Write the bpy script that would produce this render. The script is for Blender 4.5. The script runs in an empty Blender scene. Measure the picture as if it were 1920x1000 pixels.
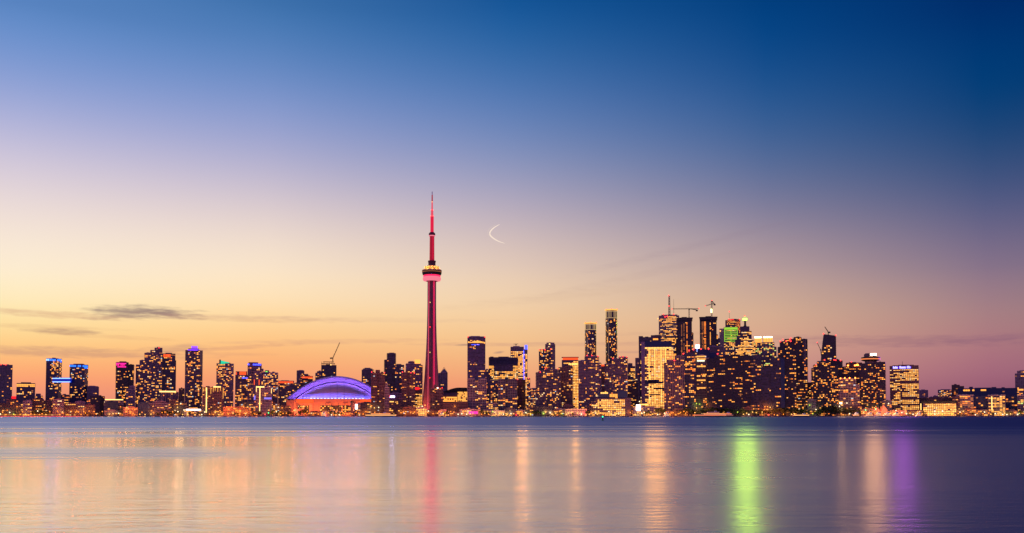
import bpy, math, random
from math import radians as R, sin, cos, tan, atan, atan2, pi, sqrt
random.seed(7)
S = bpy.context.scene
COL = S.collection
# ------------------------------------------------------------------ camera
F = 1740.0            # focal length in pixels of the 1920 wide photograph
TILT = R(2.5); HOR = 778.0; CAMH = 4.0
PY = HOR - F * tan(TILT)
cam = bpy.data.cameras.new('camera'); co = bpy.data.objects.new('camera', cam); COL.objects.link(co)
cam.sensor_width = 36; cam.lens = F / 1920 * 36; cam.clip_end = 60000; cam.clip_start = 1
co.location = (0, 0, CAMH); co.rotation_euler = (R(90) + TILT, 0, 0)
cam.shift_y = (PY - 500) / 1920
S.camera = co
def pt(px, py, Y):
    cx = (px - 960) / F; cy = (PY - py) / F
    d = (cx, cos(TILT) - cy * sin(TILT), sin(TILT) + cy * cos(TILT))
    k = Y / d[1]
    return (d[0] * k, Y, CAMH + d[2] * k)
# ------------------------------------------------------------------ render settings
S.view_settings.view_transform = 'Standard'; S.view_settings.look = 'None'
S.view_settings.gamma = 1; S.view_settings.exposure = 0
S.cycles.use_denoising = True
try: S.cycles.denoiser = 'OPENIMAGEDENOISE'
except Exception: pass
S.cycles.max_bounces = 5; S.cycles.glossy_bounces = 3; S.cycles.diffuse_bounces = 2
S.cycles.sample_clamp_indirect = 6; S.cycles.sample_clamp_direct = 16; S.cycles.use_light_tree = True
S.cycles.caustics_reflective = False; S.cycles.caustics_refractive = False
def lin(c):
    return tuple(((v / 255) / 12.92 if v / 255 <= 0.04045 else ((v / 255 + 0.055) / 1.055) ** 2.4) for v in c) + (1,)
# ------------------------------------------------------------------ world: dusk sky
W = bpy.data.worlds.new("World"); S.world = W; W.use_nodes = True
nt = W.node_tree; nt.nodes.clear()
def N(t, **k):
    n = nt.nodes.new(t)
    for a, b in k.items(): setattr(n, a, b)
    return n
def L(a, b): nt.links.new(a, b)
def M(op, a, b=None, c=None, clamp=False):
    n = N('ShaderNodeMath', operation=op, use_clamp=clamp)
    for i, v in enumerate((a, b, c)):
        if v is None: continue
        if isinstance(v, (int, float)): n.inputs[i].default_value = v
        else: L(v, n.inputs[i])
    return n.outputs[0]
tc = N('ShaderNodeTexCoord'); sp = N('ShaderNodeSeparateXYZ'); L(tc.outputs['Generated'], sp.inputs[0])
az = M('MULTIPLY', M('ARCTAN2', sp.outputs[0], sp.outputs[1]), 180 / pi)
el = M('MULTIPLY', M('ARCSINE', sp.outputs[2]), 180 / pi)
ELMIN, ELR = -4.0, 94.0
elf = M('DIVIDE', M('SUBTRACT', el, ELMIN), ELR, clamp=True)
def azel(px, py):
    x, y, z = pt(px, py, 1000.0); z -= CAMH
    return math.degrees(atan2(x, y)), math.degrees(atan2(z, sqrt(x * x + y * y)))
ROWS = [0, 100, 200, 300, 400, 500, 560, 600, 650, 700, 740, 778]
SKY = {
 40:   [(86,134,196),(116,149,208),(160,170,216),(208,198,218),(240,222,214),(255,239,212),(255,234,186),(255,226,162),(255,203,130),(255,164,112),(242,150,120),(210,135,120)],
 500:  [(58,114,174),(88,131,190),(130,152,206),(176,174,208),(224,206,206),(253,232,204),(255,226,182),(255,215,156),(254,192,124),(250,162,112),(242,146,114),(220,130,112)],
 960:  [(12,84,152),(46,104,166),(88,124,182),(132,146,188),(186,172,188),(230,204,184),(240,208,172),(244,204,158),(244,192,136),(242,168,120),(240,144,112),(215,125,112)],
 1440: [(0,62,126),(10,73,137),(40,89,147),(80,106,152),(130,126,154),(182,156,156),(206,170,148),(216,174,144),(216,162,138),(204,142,132),(182,122,130),(150,100,120)],
 1850: [(0,42,104),(0,58,118),(4,64,120),(46,78,124),(90,94,134),(136,116,138),(160,126,134),(170,128,130),(174,118,126),(164,104,124),(146,86,110),(120,76,104)],
}
ZEN = (6, 40, 96)
def ramp(stops):
    r = N('ShaderNodeValToRGB'); L(elf, r.inputs[0]); cr = r.color_ramp
    cr.interpolation = 'B_SPLINE'
    stops = sorted(stops)
    for i, (e, c) in enumerate(stops):
        p = (e - ELMIN) / ELR
        if i < 2: s = cr.elements[i]; s.position = p
        else: s = cr.elements.new(p)
        s.color = lin(c)
    return r.outputs[0]
cols = []
for px in sorted(SKY):
    st = []
    for py, c in zip(ROWS, SKY[px]): st.append((azel(px, py)[1], c))
    top = SKY[px][0]
    st.append((40, tuple(int(a * .45 + b * .55) for a, b in zip(top, ZEN)))); st.append((60, ZEN)); st.append((90, ZEN))
    st.append((-3.9, tuple(int(v * .8) for v in SKY[px][-1])))
    cols.append((azel(px, 500)[0], ramp(st)))
BACK = [(-3.9, (80, 60, 108)), (0, (142, 100, 146)), (6, (170, 120, 162)), (14, (146, 116, 166)), (28, (92, 90, 152)), (50, (36, 62, 126)), (90, ZEN)]
back = ramp(BACK)
lefts = ramp([(-3.9, (190,120,110)), (0, (230,150,110)), (4, (252,190,130)), (9, (250,220,180)), (16, (200,190,210)), (26, (110,140,200)), (45, (50,90,160)), (60, ZEN), (90, ZEN)])
st = [(azel(1850, py)[1], tuple(int(v * q) for v, q in zip(c, (.62, .72, .84)))) for py, c in zip(ROWS, SKY[1850])] + [(60, ZEN), (90, ZEN), (-3.9, (70, 46, 74))]
cols.append((46, ramp(st)))
seq = [(-179, back), (-110, back), (-60, lefts)] + cols + [(100, back), (179, back)]
cur = seq[0][1]
for (a0, c0), (a1, c1) in zip(seq, seq[1:]):
    if c0 is c1: continue
    mr = N('ShaderNodeMapRange', interpolation_type='SMOOTHSTEP' if abs(a1 - a0) > 30 else 'LINEAR'); L(az, mr.inputs[0])
    mr.inputs[1].default_value = a0; mr.inputs[2].default_value = a1
    mx = N('ShaderNodeMix', data_type='RGBA'); L(mr.outputs[0], mx.inputs[0]); L(cur, mx.inputs[6]); L(c1, mx.inputs[7])
    cur = mx.outputs[2]
# thin clouds: streaks of a given direction, broken up by noise
cmb = N('ShaderNodeCombineXYZ'); L(M('MULTIPLY', az, 0.22), cmb.inputs[0]); L(M('MULTIPLY', el, 1.6), cmb.inputs[1])
nz = N('ShaderNodeTexNoise'); L(cmb.outputs[0], nz.inputs['Vector']); nz.inputs['Scale'].default_value = 1.0; nz.inputs['Detail'].default_value = 6
cmb2 = N('ShaderNodeCombineXYZ'); L(M('MULTIPLY', az, 0.9), cmb2.inputs[0]); L(M('MULTIPLY', el, 5.5), cmb2.inputs[1])
nz2 = N('ShaderNodeTexNoise'); L(cmb2.outputs[0], nz2.inputs['Vector']); nz2.inputs['Scale'].default_value = 1.0; nz2.inputs['Detail'].default_value = 5
wob = M('MULTIPLY', M('SUBTRACT', nz.outputs[0], 0.5), 0.55)
wob2 = M('MULTIPLY', M('SUBTRACT', nz2.outputs[0], 0.5), 2.1)
CL = [ # px, py, half width, half height, strength, slope, colour
 (268,585,105,14,.66,0.0,(122,100,112)), (330,590,60,10,.5,-.08,(140,112,116)), (225,592,70,8,.45,.10,(140,112,116)), (90,589,160,7,.42,-.02,(205,150,125)), (460,597,230,8,.32,0,(205,155,130)),
 (120,622,75,7,.55,0,(165,125,115)), (90,614,130,5,.25,0,(200,150,120)), (210,632,130,5,.25,-.03,(215,160,120)),
 (130,661,260,11,.42,-.01,(178,130,122)), (330,654,75,8,.4,.08,(180,132,122)), (450,652,150,5,.3,.09,(200,140,120)), (420,664,140,4,.22,0,(200,140,120)),
 (620,641,240,6,.25,.03,(200,145,130)), (690,600,330,6,.16,0,(205,170,150)), (1040,646,320,5,.3,0,(190,140,130)),
 (875,647,24,3,.7,.05,(150,120,120)), (936,661,13,3,.7,.1,(150,120,120)), (1180,660,60,3,.3,0,(170,130,130)),
 (1300,462,260,9,.11,.21,(140,120,140)), (1250,505,330,10,.08,.20,(160,130,135)), (1060,555,300,12,.12,.1,(200,165,140)),
 (1700,640,230,13,.30,-.03,(132,92,118)), (1860,634,130,8,.22,.06,(128,88,118)), (1440,634,170,6,.2,.0,(170,120,125)), (1250,625,160,5,.15,0,(180,140,130)),
]
for (px, py, hw, hh, st, sl, c) in CL:
    a0, e0 = azel(px, py); wd = math.degrees(hw / F); hd = math.degrees(hh / F)
    da = M('SUBTRACT', az, a0)
    u = M('DIVIDE', da, wd)
    v = M('DIVIDE', M('SUBTRACT', M('SUBTRACT', el, e0), M('ADD', M('MULTIPLY', da, sl), M('MULTIPLY', wob, min(.6, hd)))), hd)
    r2 = M('ADD', M('MULTIPLY', u, u), M('MULTIPLY', v, v))
    m = M('SUBTRACT', 1.0, M('ADD', r2, wob2), clamp=True)
    m = M('MULTIPLY', M('POWER', m, 1.3), st, clamp=True)
    mx = N('ShaderNodeMix', data_type='RGBA'); L(m, mx.inputs[0]); L(cur, mx.inputs[6]); mx.inputs[7].default_value = lin(c)
    cur = mx.outputs[2]
bg = N('ShaderNodeBackground'); bg.inputs[1].default_value = 1.0; L(cur, bg.inputs[0])
wo = N('ShaderNodeOutputWorld'); L(bg.outputs[0], wo.inputs[0])
# ------------------------------------------------------------------ sun: the last afterglow, low in the west
sl = bpy.data.lights.new('sun', 'SUN'); so = bpy.data.objects.new('sun', sl); COL.objects.link(so)
sl.energy = 0.10; sl.angle = R(12); sl.color = (1, .62, .42); so.rotation_euler = (R(86), 0, R(-68))

# ------------------------------------------------------------------ materials
MATS = {}
def principled(name, col, rough=.7, metal=0, var=.25, scale=.05, spec=.5):
    if name in MATS: return MATS[name]
    m = bpy.data.materials.new(name); m.use_nodes = True; t = m.node_tree; b = t.nodes['Principled BSDF']
    b.inputs['Roughness'].default_value = rough; b.inputs['Metallic'].default_value = metal
    b.inputs['Specular IOR Level'].default_value = spec
    tcn = t.nodes.new('ShaderNodeTexCoord'); n = t.nodes.new('ShaderNodeTexNoise'); n.inputs['Scale'].default_value = scale; n.inputs['Detail'].default_value = 5
    t.links.new(tcn.outputs['Object'], n.inputs['Vector'])
    mx = t.nodes.new('ShaderNodeMix'); mx.data_type = 'RGBA'; t.links.new(n.outputs[0], mx.inputs[0])
    mx.inputs[6].default_value = tuple(c * (1 - var) for c in col) + (1,); mx.inputs[7].default_value = tuple(min(1, c * (1 + var)) for c in col) + (1,)
    oi = t.nodes.new('ShaderNodeObjectInfo'); cr = t.nodes.new('ShaderNodeValToRGB'); t.links.new(oi.outputs['Random'], cr.inputs[0])
    for p_, c_ in ((0, (.85, .74, .92, 1)), (1, (1.75, 1.4, 1.3, 1))): cr.color_ramp.elements[p_].position = p_; cr.color_ramp.elements[p_].color = c_
    e_ = cr.color_ramp.elements.new(.5); e_.color = (1.35, 1.15, 1.5, 1)
    mu = t.nodes.new('ShaderNodeMix'); mu.data_type = 'RGBA'; mu.blend_type = 'MULTIPLY'; mu.inputs[0].default_value = 1; t.links.new(mx.outputs[2], mu.inputs[6]); t.links.new(cr.outputs[0], mu.inputs[7])
    t.links.new(mu.outputs[2], b.inputs['Base Color'])
    MATS[name] = m; return m
def glass(name, col, rough=.18):
    """dark curtain glass: each pane a little different"""
    if name in MATS: return MATS[name]
    m = bpy.data.materials.new(name); m.use_nodes = True; t = m.node_tree; b = t.nodes['Principled BSDF']
    b.inputs['Roughness'].default_value = rough; b.inputs['Specular IOR Level'].default_value = .6
    tcn = t.nodes.new('ShaderNodeTexCoord'); mp = t.nodes.new('ShaderNodeVectorMath'); mp.operation = 'DIVIDE'
    mp.inputs[1].default_value = (4.4, 4.4, 3.4); t.links.new(tcn.outputs['Object'], mp.inputs[0])
    fl = t.nodes.new('ShaderNodeVectorMath'); fl.operation = 'FLOOR'; t.links.new(mp.outputs[0], fl.inputs[0])
    wn = t.nodes.new('ShaderNodeTexWhiteNoise'); t.links.new(fl.outputs[0], wn.inputs['Vector'])
    mx = t.nodes.new('ShaderNodeMix'); mx.data_type = 'RGBA'; t.links.new(wn.outputs['Value'], mx.inputs[0])
    mx.inputs[6].default_value = tuple(c * .45 for c in col) + (1,); mx.inputs[7].default_value = tuple(c * 1.6 for c in col) + (1,)
    oi = t.nodes.new('ShaderNodeObjectInfo'); cr = t.nodes.new('ShaderNodeValToRGB'); t.links.new(oi.outputs['Random'], cr.inputs[0])
    for p_, c_ in ((0, (.85, .74, .92, 1)), (1, (1.75, 1.4, 1.3, 1))): cr.color_ramp.elements[p_].position = p_; cr.color_ramp.elements[p_].color = c_
    e_ = cr.color_ramp.elements.new(.5); e_.color = (1.35, 1.15, 1.5, 1)
    mu = t.nodes.new('ShaderNodeMix'); mu.data_type = 'RGBA'; mu.blend_type = 'MULTIPLY'; mu.inputs[0].default_value = 1; t.links.new(mx.outputs[2], mu.inputs[6]); t.links.new(cr.outputs[0], mu.inputs[7])
    t.links.new(mu.outputs[2], b.inputs['Base Color'])
    MATS[name] = m; return m
def emis(name, col, st, sample=False):
    if name in MATS: return MATS[name]
    m = bpy.data.materials.new(name); m.use_nodes = True; t = m.node_tree; b = t.nodes['Principled BSDF']
    b.inputs['Base Color'].default_value = (.02, .02, .02, 1)
    b.inputs['Emission Color'].default_value = tuple(col) + (1,); b.inputs['Emission Strength'].default_value = st
    m.cycles.emission_sampling = 'FRONT' if sample else 'NONE'
    MATS[name] = m; return m
GL_NAVY = glass('glass_navy', (.034, .028, .070))
GL_DARK = glass('glass_dark', (.075, .045, .090))
GL_BLK = glass('glass_black', (.022, .013, .032))
GL_PURP = glass('glass_purple', (.10, .06, .11))
GL_BRN = glass('glass_brown', (.05, .026, .03))
CONC = principled('concrete_violet', (.30, .21, .27), .85)
CONC_D = principled('concrete_dark', (.12, .085, .12), .85)
CONC_L = principled('concrete_pale', (.42, .34, .32), .85)
CONC_K = principled('concrete_black', (.055, .038, .07), .85)
BRICK = principled('brick_red', (.20, .10, .10), .9)
STEEL = principled('dark_steel', (.05, .045, .05), .5, .4)
NAVYP = principled('navy_panel', (.018, .032, .115), .45)
BLACK = principled('black_trim', (.012, .012, .018), .6)
WHITE = principled('white_paint', (.72, .70, .68), .5)
E = {
 'amber':  emis('light_amber', (1, .36, .055), 1.8), 'yellow': emis('light_yellow', (1, .42, .075), 1.55),
 'orange': emis('light_orange', (1, .235, .028), 1.5), 'pale': emis('light_pale', (1, .62, .28), 1.5),
 'dim':    emis('light_dim', (1, .30, .08), .45), 'hot': emis('light_hot', (1, .46, .10), 2.1),
 'dimy':   emis('light_dim_yellow', (.9, .44, .11), .55),
 'cool': emis('light_cool', (.78, .86, 1), .85),
 'ltgrn':  emis('light_greenish', (.70, .85, .20), 1.2),
}
PAL = {
 'condo': [('amber', 40), ('yellow', 25), ('orange', 20), ('dim', 38), ('pale', 8), ('cool', 4)],
 'right': [('amber', 36), ('orange', 34), ('dim', 40), ('yellow', 14)],
 'office': [('yellow', 45), ('amber', 30), ('dimy', 18), ('pale', 10)],
 'bright': [('yellow', 50), ('hot', 25), ('amber', 20), ('pale', 8)],
 'far': [('dim', 50), ('amber', 30), ('orange', 15)],
 'grn': [('yellow', 40), ('amber', 20), ('ltgrn', 30), ('dimy', 20)],
}
# ------------------------------------------------------------------ mesh helpers
class MB:
    def __init__(s): s.v = []; s.f = []; s.m = []
    def quad(s, a, b, c, d, mi=0):
        n = len(s.v); s.v += [a, b, c, d]; s.f.append((n, n + 1, n + 2, n + 3)); s.m.append(mi)
    def box(s, x0, x1, y0, y1, z0, z1, mi=0, fr=None):
        p = [(x, y, z) for z in (z0, z1) for (x, y) in ((x0, y0), (x1, y0), (x1, y1), (x0, y1))]
        if fr: p = [fr(q) for q in p]
        n = len(s.v); s.v += p
        for f in ((3, 2, 1, 0), (4, 5, 6, 7), (0, 1, 5, 4), (1, 2, 6, 5), (2, 3, 7, 6), (3, 0, 4, 7)):
            s.f.append(tuple(n + i for i in f)); s.m.append(mi)
    def prism(s, poly, z0, z1, mi=0, top=None):
        """poly: ring of (x, y); top: ring at z1 (same count)"""
        top = top or poly; n = len(s.v); k = len(poly)
        zt = z1 if isinstance(z1, (list, tuple)) else [z1] * k
        s.v += [(x, y, z0) for x, y in poly] + [(x, y, zt[i]) for i, (x, y) in enumerate(top)]
        for i in range(k): s.f.append((n + i, n + (i + 1) % k, n + k + (i + 1) % k, n + k + i)); s.m.append(mi)
        s.f.append(tuple(n + k + i for i in range(k))); s.m.append(mi)
        s.f.append(tuple(n + i for i in reversed(range(k)))); s.m.append(mi)
    def lathe(s, prof, seg=24, mi=0, cx=0, cy=0):
        n = len(s.v); k = len(prof)
        for (r, z) in prof:
            for j in range(seg):
                a = 2 * pi * j / seg; s.v.append((cx + r * cos(a), cy + r * sin(a), z))
        for i in range(k - 1):
            for j in range(seg):
                j2 = (j + 1) % seg
                s.f.append((n + i * seg + j, n + i * seg + j2, n + (i + 1) * seg + j2, n + (i + 1) * seg + j)); s.m.append(mi)
        s.f.append(tuple(n + (k - 1) * seg + j for j in range(seg))); s.m.append(mi)
        s.f.append(tuple(n + j for j in reversed(range(seg)))); s.m.append(mi)
    def bar(s, a, b, r, mi=0, r2=None):
        """square bar from a to b"""
        from mathutils import Vector
        a = Vector(a); b = Vector(b); d = (b - a).normalized()
        u = d.cross(Vector((0, 0, 1))); u = u if u.length > .01 else Vector((1, 0, 0)); u.normalize(); w = d.cross(u)
        r2 = r if r2 is None else r2; n = len(s.v)
        for c, q in ((a, r), (b, r2)):
            for (i, j) in ((-1, -1), (1, -1), (1, 1), (-1, 1)): s.v.append(tuple(c + u * i * q + w * j * q))
        for f in ((3, 2, 1, 0), (4, 5, 6, 7), (0, 1, 5, 4), (1, 2, 6, 5), (2, 3, 7, 6), (3, 0, 4, 7)):
            s.f.append(tuple(n + i for i in f)); s.m.append(mi)
    def mesh(s, name, mats):
        me = bpy.data.meshes.new(name); me.from_pydata(s.v, [], s.f)
        for m in (mats if isinstance(mats, (list, tuple)) else [mats]): me.materials.append(m)
        me.polygons.foreach_set('material_index', s.m); me.update()
        return me
    def build(s, name, mats, parent=None, smooth=False):
        me = s.mesh(name, mats)
        if smooth: me.polygons.foreach_set('use_smooth', [True] * len(me.polygons))
        o = bpy.data.objects.new(name, me); COL.objects.link(o)
        if parent: o.parent = parent
        return o
def tag(o, label=None, cat=None, group=None, kind=None):
    for k, v in (('label', label), ('category', cat), ('group', group), ('kind', kind)):
        if v: o[k] = v
    return o
def empty(name, loc, rz=0):
    o = bpy.data.objects.new(name, None); COL.objects.link(o); o.location = loc; o.rotation_euler = (0, 0, rz); return o
GZ = 1.6   # ground level of the far shore
UNIT = {}
def unit_window(key):
    if key not in UNIT:
        b = MB(); b.box(0, 1, 0, 1, 0, 1); UNIT[key] = b.mesh('window', E[key])
    return UNIT[key]
NWIN = [0]
def pick(pal):
    t = sum(w for _, w in pal); r = random.random() * t
    for k, w in pal:
        r -= w
        if r <= 0: return k
    return pal[0][0]
# ------------------------------------------------------------------ building builder
STY = { # glass, slab material, floor height, bay, slab proud, slab height, fins
 'condo':  (GL_DARK, CONC, 3.3, 3.5, .5, .55, 0),
 'balc':   (GL_DARK, CONC, 3.2, 3.3, 1.3, .5, 0),
 'rbalc':  (GL_BLK, CONC_K, 3.2, 3.6, 1.2, .6, 0),
 'navy':   (GL_NAVY, CONC_D, 3.4, 3.7, .25, .35, 0),
 'purple': (GL_PURP, CONC, 3.3, 4.2, .35, .6, 1),
 'pale':   (GL_PURP, CONC_L, 3.6, 4.2, .45, .8, 1),
 'office': (GL_DARK, CONC_D, 3.9, 4.0, .3, .6, 0),
 'grid':   (GL_DARK, CONC_L, 3.6, 5.0, .6, .7, 1),
 'brick':  (GL_BRN, BRICK, 3.3, 4.0, .4, 1.3, 1),
 'fin':    (GL_DARK, CONC, 3.3, 4.0, .7, .35, 2),
 'blue':   (NAVYP, NAVYP, 4.0, 5.0, .3, .8, 0),
 'far':    (GL_PURP, CONC, 3.6, 4.6, .3, 1.0, 1),
}
BLD = []      # (px0, px1, nick) for naming neighbours
class Bld:
    def __init__(s, kind, label, D, x0, x1, nick, cat='building', group=None):
        s.D = D; s.xc = (x0 + x1) / 2; X, Y, _ = pt(s.xc, 770, D); s.X = X
        s.a = atan2(X, Y); s.Rr = sqrt(X * X + Y * Y)
        s.root = empty(kind, (X, Y, GZ), -s.a); tag(s.root, label, cat, group)
        s.cells = []; BLD.append((x0, x1, D, nick)); s.nick = nick
    def u(s, px, py=740):
        X, Y, _ = pt(px, py, s.D); return s.Rr * tan(atan2(X, Y) - s.a)
    def z(s, py): return pt(s.xc, py, s.D)[2] - GZ
    def frame(s, x0, x1, top, side=0, th=0, v0=0):
        """near corner frame of a block whose picture width is x0..x1; side>0 right face seen, side<0 left face"""
        mid = (top + 778) / 2; u0 = s.u(x0, mid); u1 = s.u(x1, mid); Wd = u1 - u0
        if not side:
            return (u0, v0, 0.0, Wd, None)
        sa = abs(side); t = R(th or 24)
        w = Wd * (1 - sa) / cos(t); d = Wd * sa / sin(t)
        if side > 0:   # origin front-left, front runs right and nearer
            return (u0, v0 + w * sin(t), -t, w, d)
        return (u0 + Wd * sa, v0, t, w, d)
    def block(s, wall, x0, x1, top, st, side=0, th=0, depth=28, v0=0, bot=None, lit=.25, run=.3, pal='condo', roof=True, colp=None, rowp=None, wfrac=.86):
        g, sm, fh, bay, pr, sh, fins = STY[st]
        ox, oy, rot, w, d = s.frame(x0, x1, top, side, th, v0)
        d = d or depth
        c, sn = cos(rot), sin(rot)
        fr = lambda q: (ox + q[0] * c - q[1] * sn, oy + q[0] * sn + q[1] * c, q[2])
        z0 = 0 if bot is None else s.z(bot); z1 = s.z(top)
        wall.box(0, w, 0, d, z0, z1, 0, fr)
        nf = max(1, int(round((z1 - z0 - 1.0) / fh))); fh = (z1 - z0 - 1.0) / nf
        for i in range(nf + 1):
            zz = z0 + i * fh
            wall.box(-pr, w + pr, -pr, d + pr, zz, zz + sh, 1, fr)
        nb = max(1, int(round(w / bay))); bw = w / nb
        nd = max(1, int(round(d / bay))); bd = d / nd
        if fins:
            fw = .45 if fins == 1 else .8; fp = pr * .6 if fins == 1 else pr + .25
            for i in range(nb + 1):
                wall.box(i * bw - fw / 2, i * bw + fw / 2, -fp, .1, z0, z1 - .15, 1, fr)
            if side:
                for i in range(1, nd + 1):
                    wall.box((w - .1) if side > 0 else -fp, (w + fp) if side > 0 else .1, i * bd - fw / 2, i * bd + fw / 2, z0, z1 - .15, 1, fr)
        if roof:
            wall.box(.02, w - .02, .02, .4, z1, z1 + 1.1, 1, fr); wall.box(.02, w - .02, d - .4, d - .02, z1, z1 + 1.1, 1, fr)
            if w > 12 and d > 12:
                a = random.uniform(.15, .4); b = random.uniform(.55, .85)
                wall.box(w * a, w * b, d * .3, d * .8, z1 - .3, z1 + random.uniform(2.2, 3.6), 1, fr)
        # lit cells, front then the side that shows
        lk = 1.0 if pal in ('bright', 'office') else .92
        faces = [(0, nb, bw)]
        if side: faces.append((1 if side > 0 else 2, nd, bd))
        for (fc, n, b_) in faces:
            for i in range(nf):
                if rowp is not None and random.random() > rowp(i / nf): continue
                on = False
                for j in range(n):
                    p = lit * (.75 if fc else 1)
                    if colp is not None: p = colp(j / max(1, n - 1), i / nf, fc)
                    p *= lk
                    on = random.random() < (p + (1 - p) * run if on else p * (1 - run) / max(.05, 1 - p * run) if p < 1 else 1)
                    if not on: continue
                    s.cells.append((fr, fc, j, i, b_, fh, z0, w, sh, pick(PAL[pal]), wfrac, rot, pr))
        return fr
    def windows(s, cap=100):
        random.shuffle(s.cells); rest = MB(); keys = list(E)
        for n, (fr, fc, j, i, b_, fh, z0, w, sh, key, wf, rot, pr) in enumerate(s.cells):
            m = b_ * (1 - wf * random.uniform(.8, 1.05)) / 2; ww = b_ - 2 * m
            hh = (fh - sh) * random.uniform(.66, .9); zz = z0 + i * fh + sh + .04
            T = .12
            if fc == 0: q = (j * b_ + m, -T, zz)
            elif fc == 1: q = (w + T, j * b_ + m, zz)
            else: q = (-T, j * b_ + b_ - m, zz)
            r = rot + (0, pi / 2, -pi / 2)[fc]
            if n < cap:
                o = bpy.data.objects.new('window', unit_window(key)); COL.objects.link(o); o.parent = s.root
                o.location = fr(q); o.rotation_euler = (0, 0, r); o.scale = (ww, .3, hh); NWIN[0] += 1
            else:
                ro, rs = cos(r), sin(r); p = fr(q)
                rest.box(0, ww, 0, .3, 0, hh, keys.index(key), lambda t: (p[0] + t[0] * ro - t[1] * rs, p[1] + t[0] * rs + t[1] * ro, p[2] + t[2]))
        if rest.v:
            o = rest.build('lit_windows', [E[k] for k in keys], s.root); o['kind'] = 'stuff'
    def panel(s, name, x0, x1, y0, y1, mat, v=-.8, t=.5, label=None, parent=None):
        """a slab facing the lake, picture rows y0 (top) to y1"""
        b = MB(); m = (y0 + y1) / 2
        b.box(s.u(x0, m), s.u(x1, m), v, v + t, s.z(y1), s.z(y0)); o = b.build(name, mat, parent or s.root)
        if label: o['label'] = label
        return o
    def at(s, px, py, v=0): return (s.u(px, py), v, s.z(py))
    def beads(s, pts, mat, r=.9, name='warning_light', v=-1):
        for (px, py) in pts:
            b = MB(); x, y, z = s.at(px, py, v); b.lathe([(r * .5, -r), (r, -r * .4), (r, r * .4), (r * .5, r)], 8)
            o = b.build(name, mat, s.root); o.location = (x, y, z)
RED = emis('red_warning', (1, .03, .03), 5)
def tower(kind, nick, label, D, blocks, st='condo', group=None, extra=None, cat='building', cap=100, **kw):
    x0 = min(b[0] for b in blocks); x1 = max(b[1] for b in blocks)
    s = Bld(kind, label, D, x0, x1, nick, cat, group); wall = MB()
    for i, b in enumerate(blocks):
        k = dict(kw); k.setdefault('v0', 0)
        if len(b) > 3: k.update(b[3])
        stt = k.pop('st', st); k['v0'] += i * .6
        s.block(wall, b[0], b[1], b[2], stt, **k)
    stt = kw.get('st', st)
    mats = [STY[st][0], STY[st][1]]
    if extra: extra(s, wall)
    wall.build('wall', mats, s.root)
    s.windows(cap)
    return s
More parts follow.
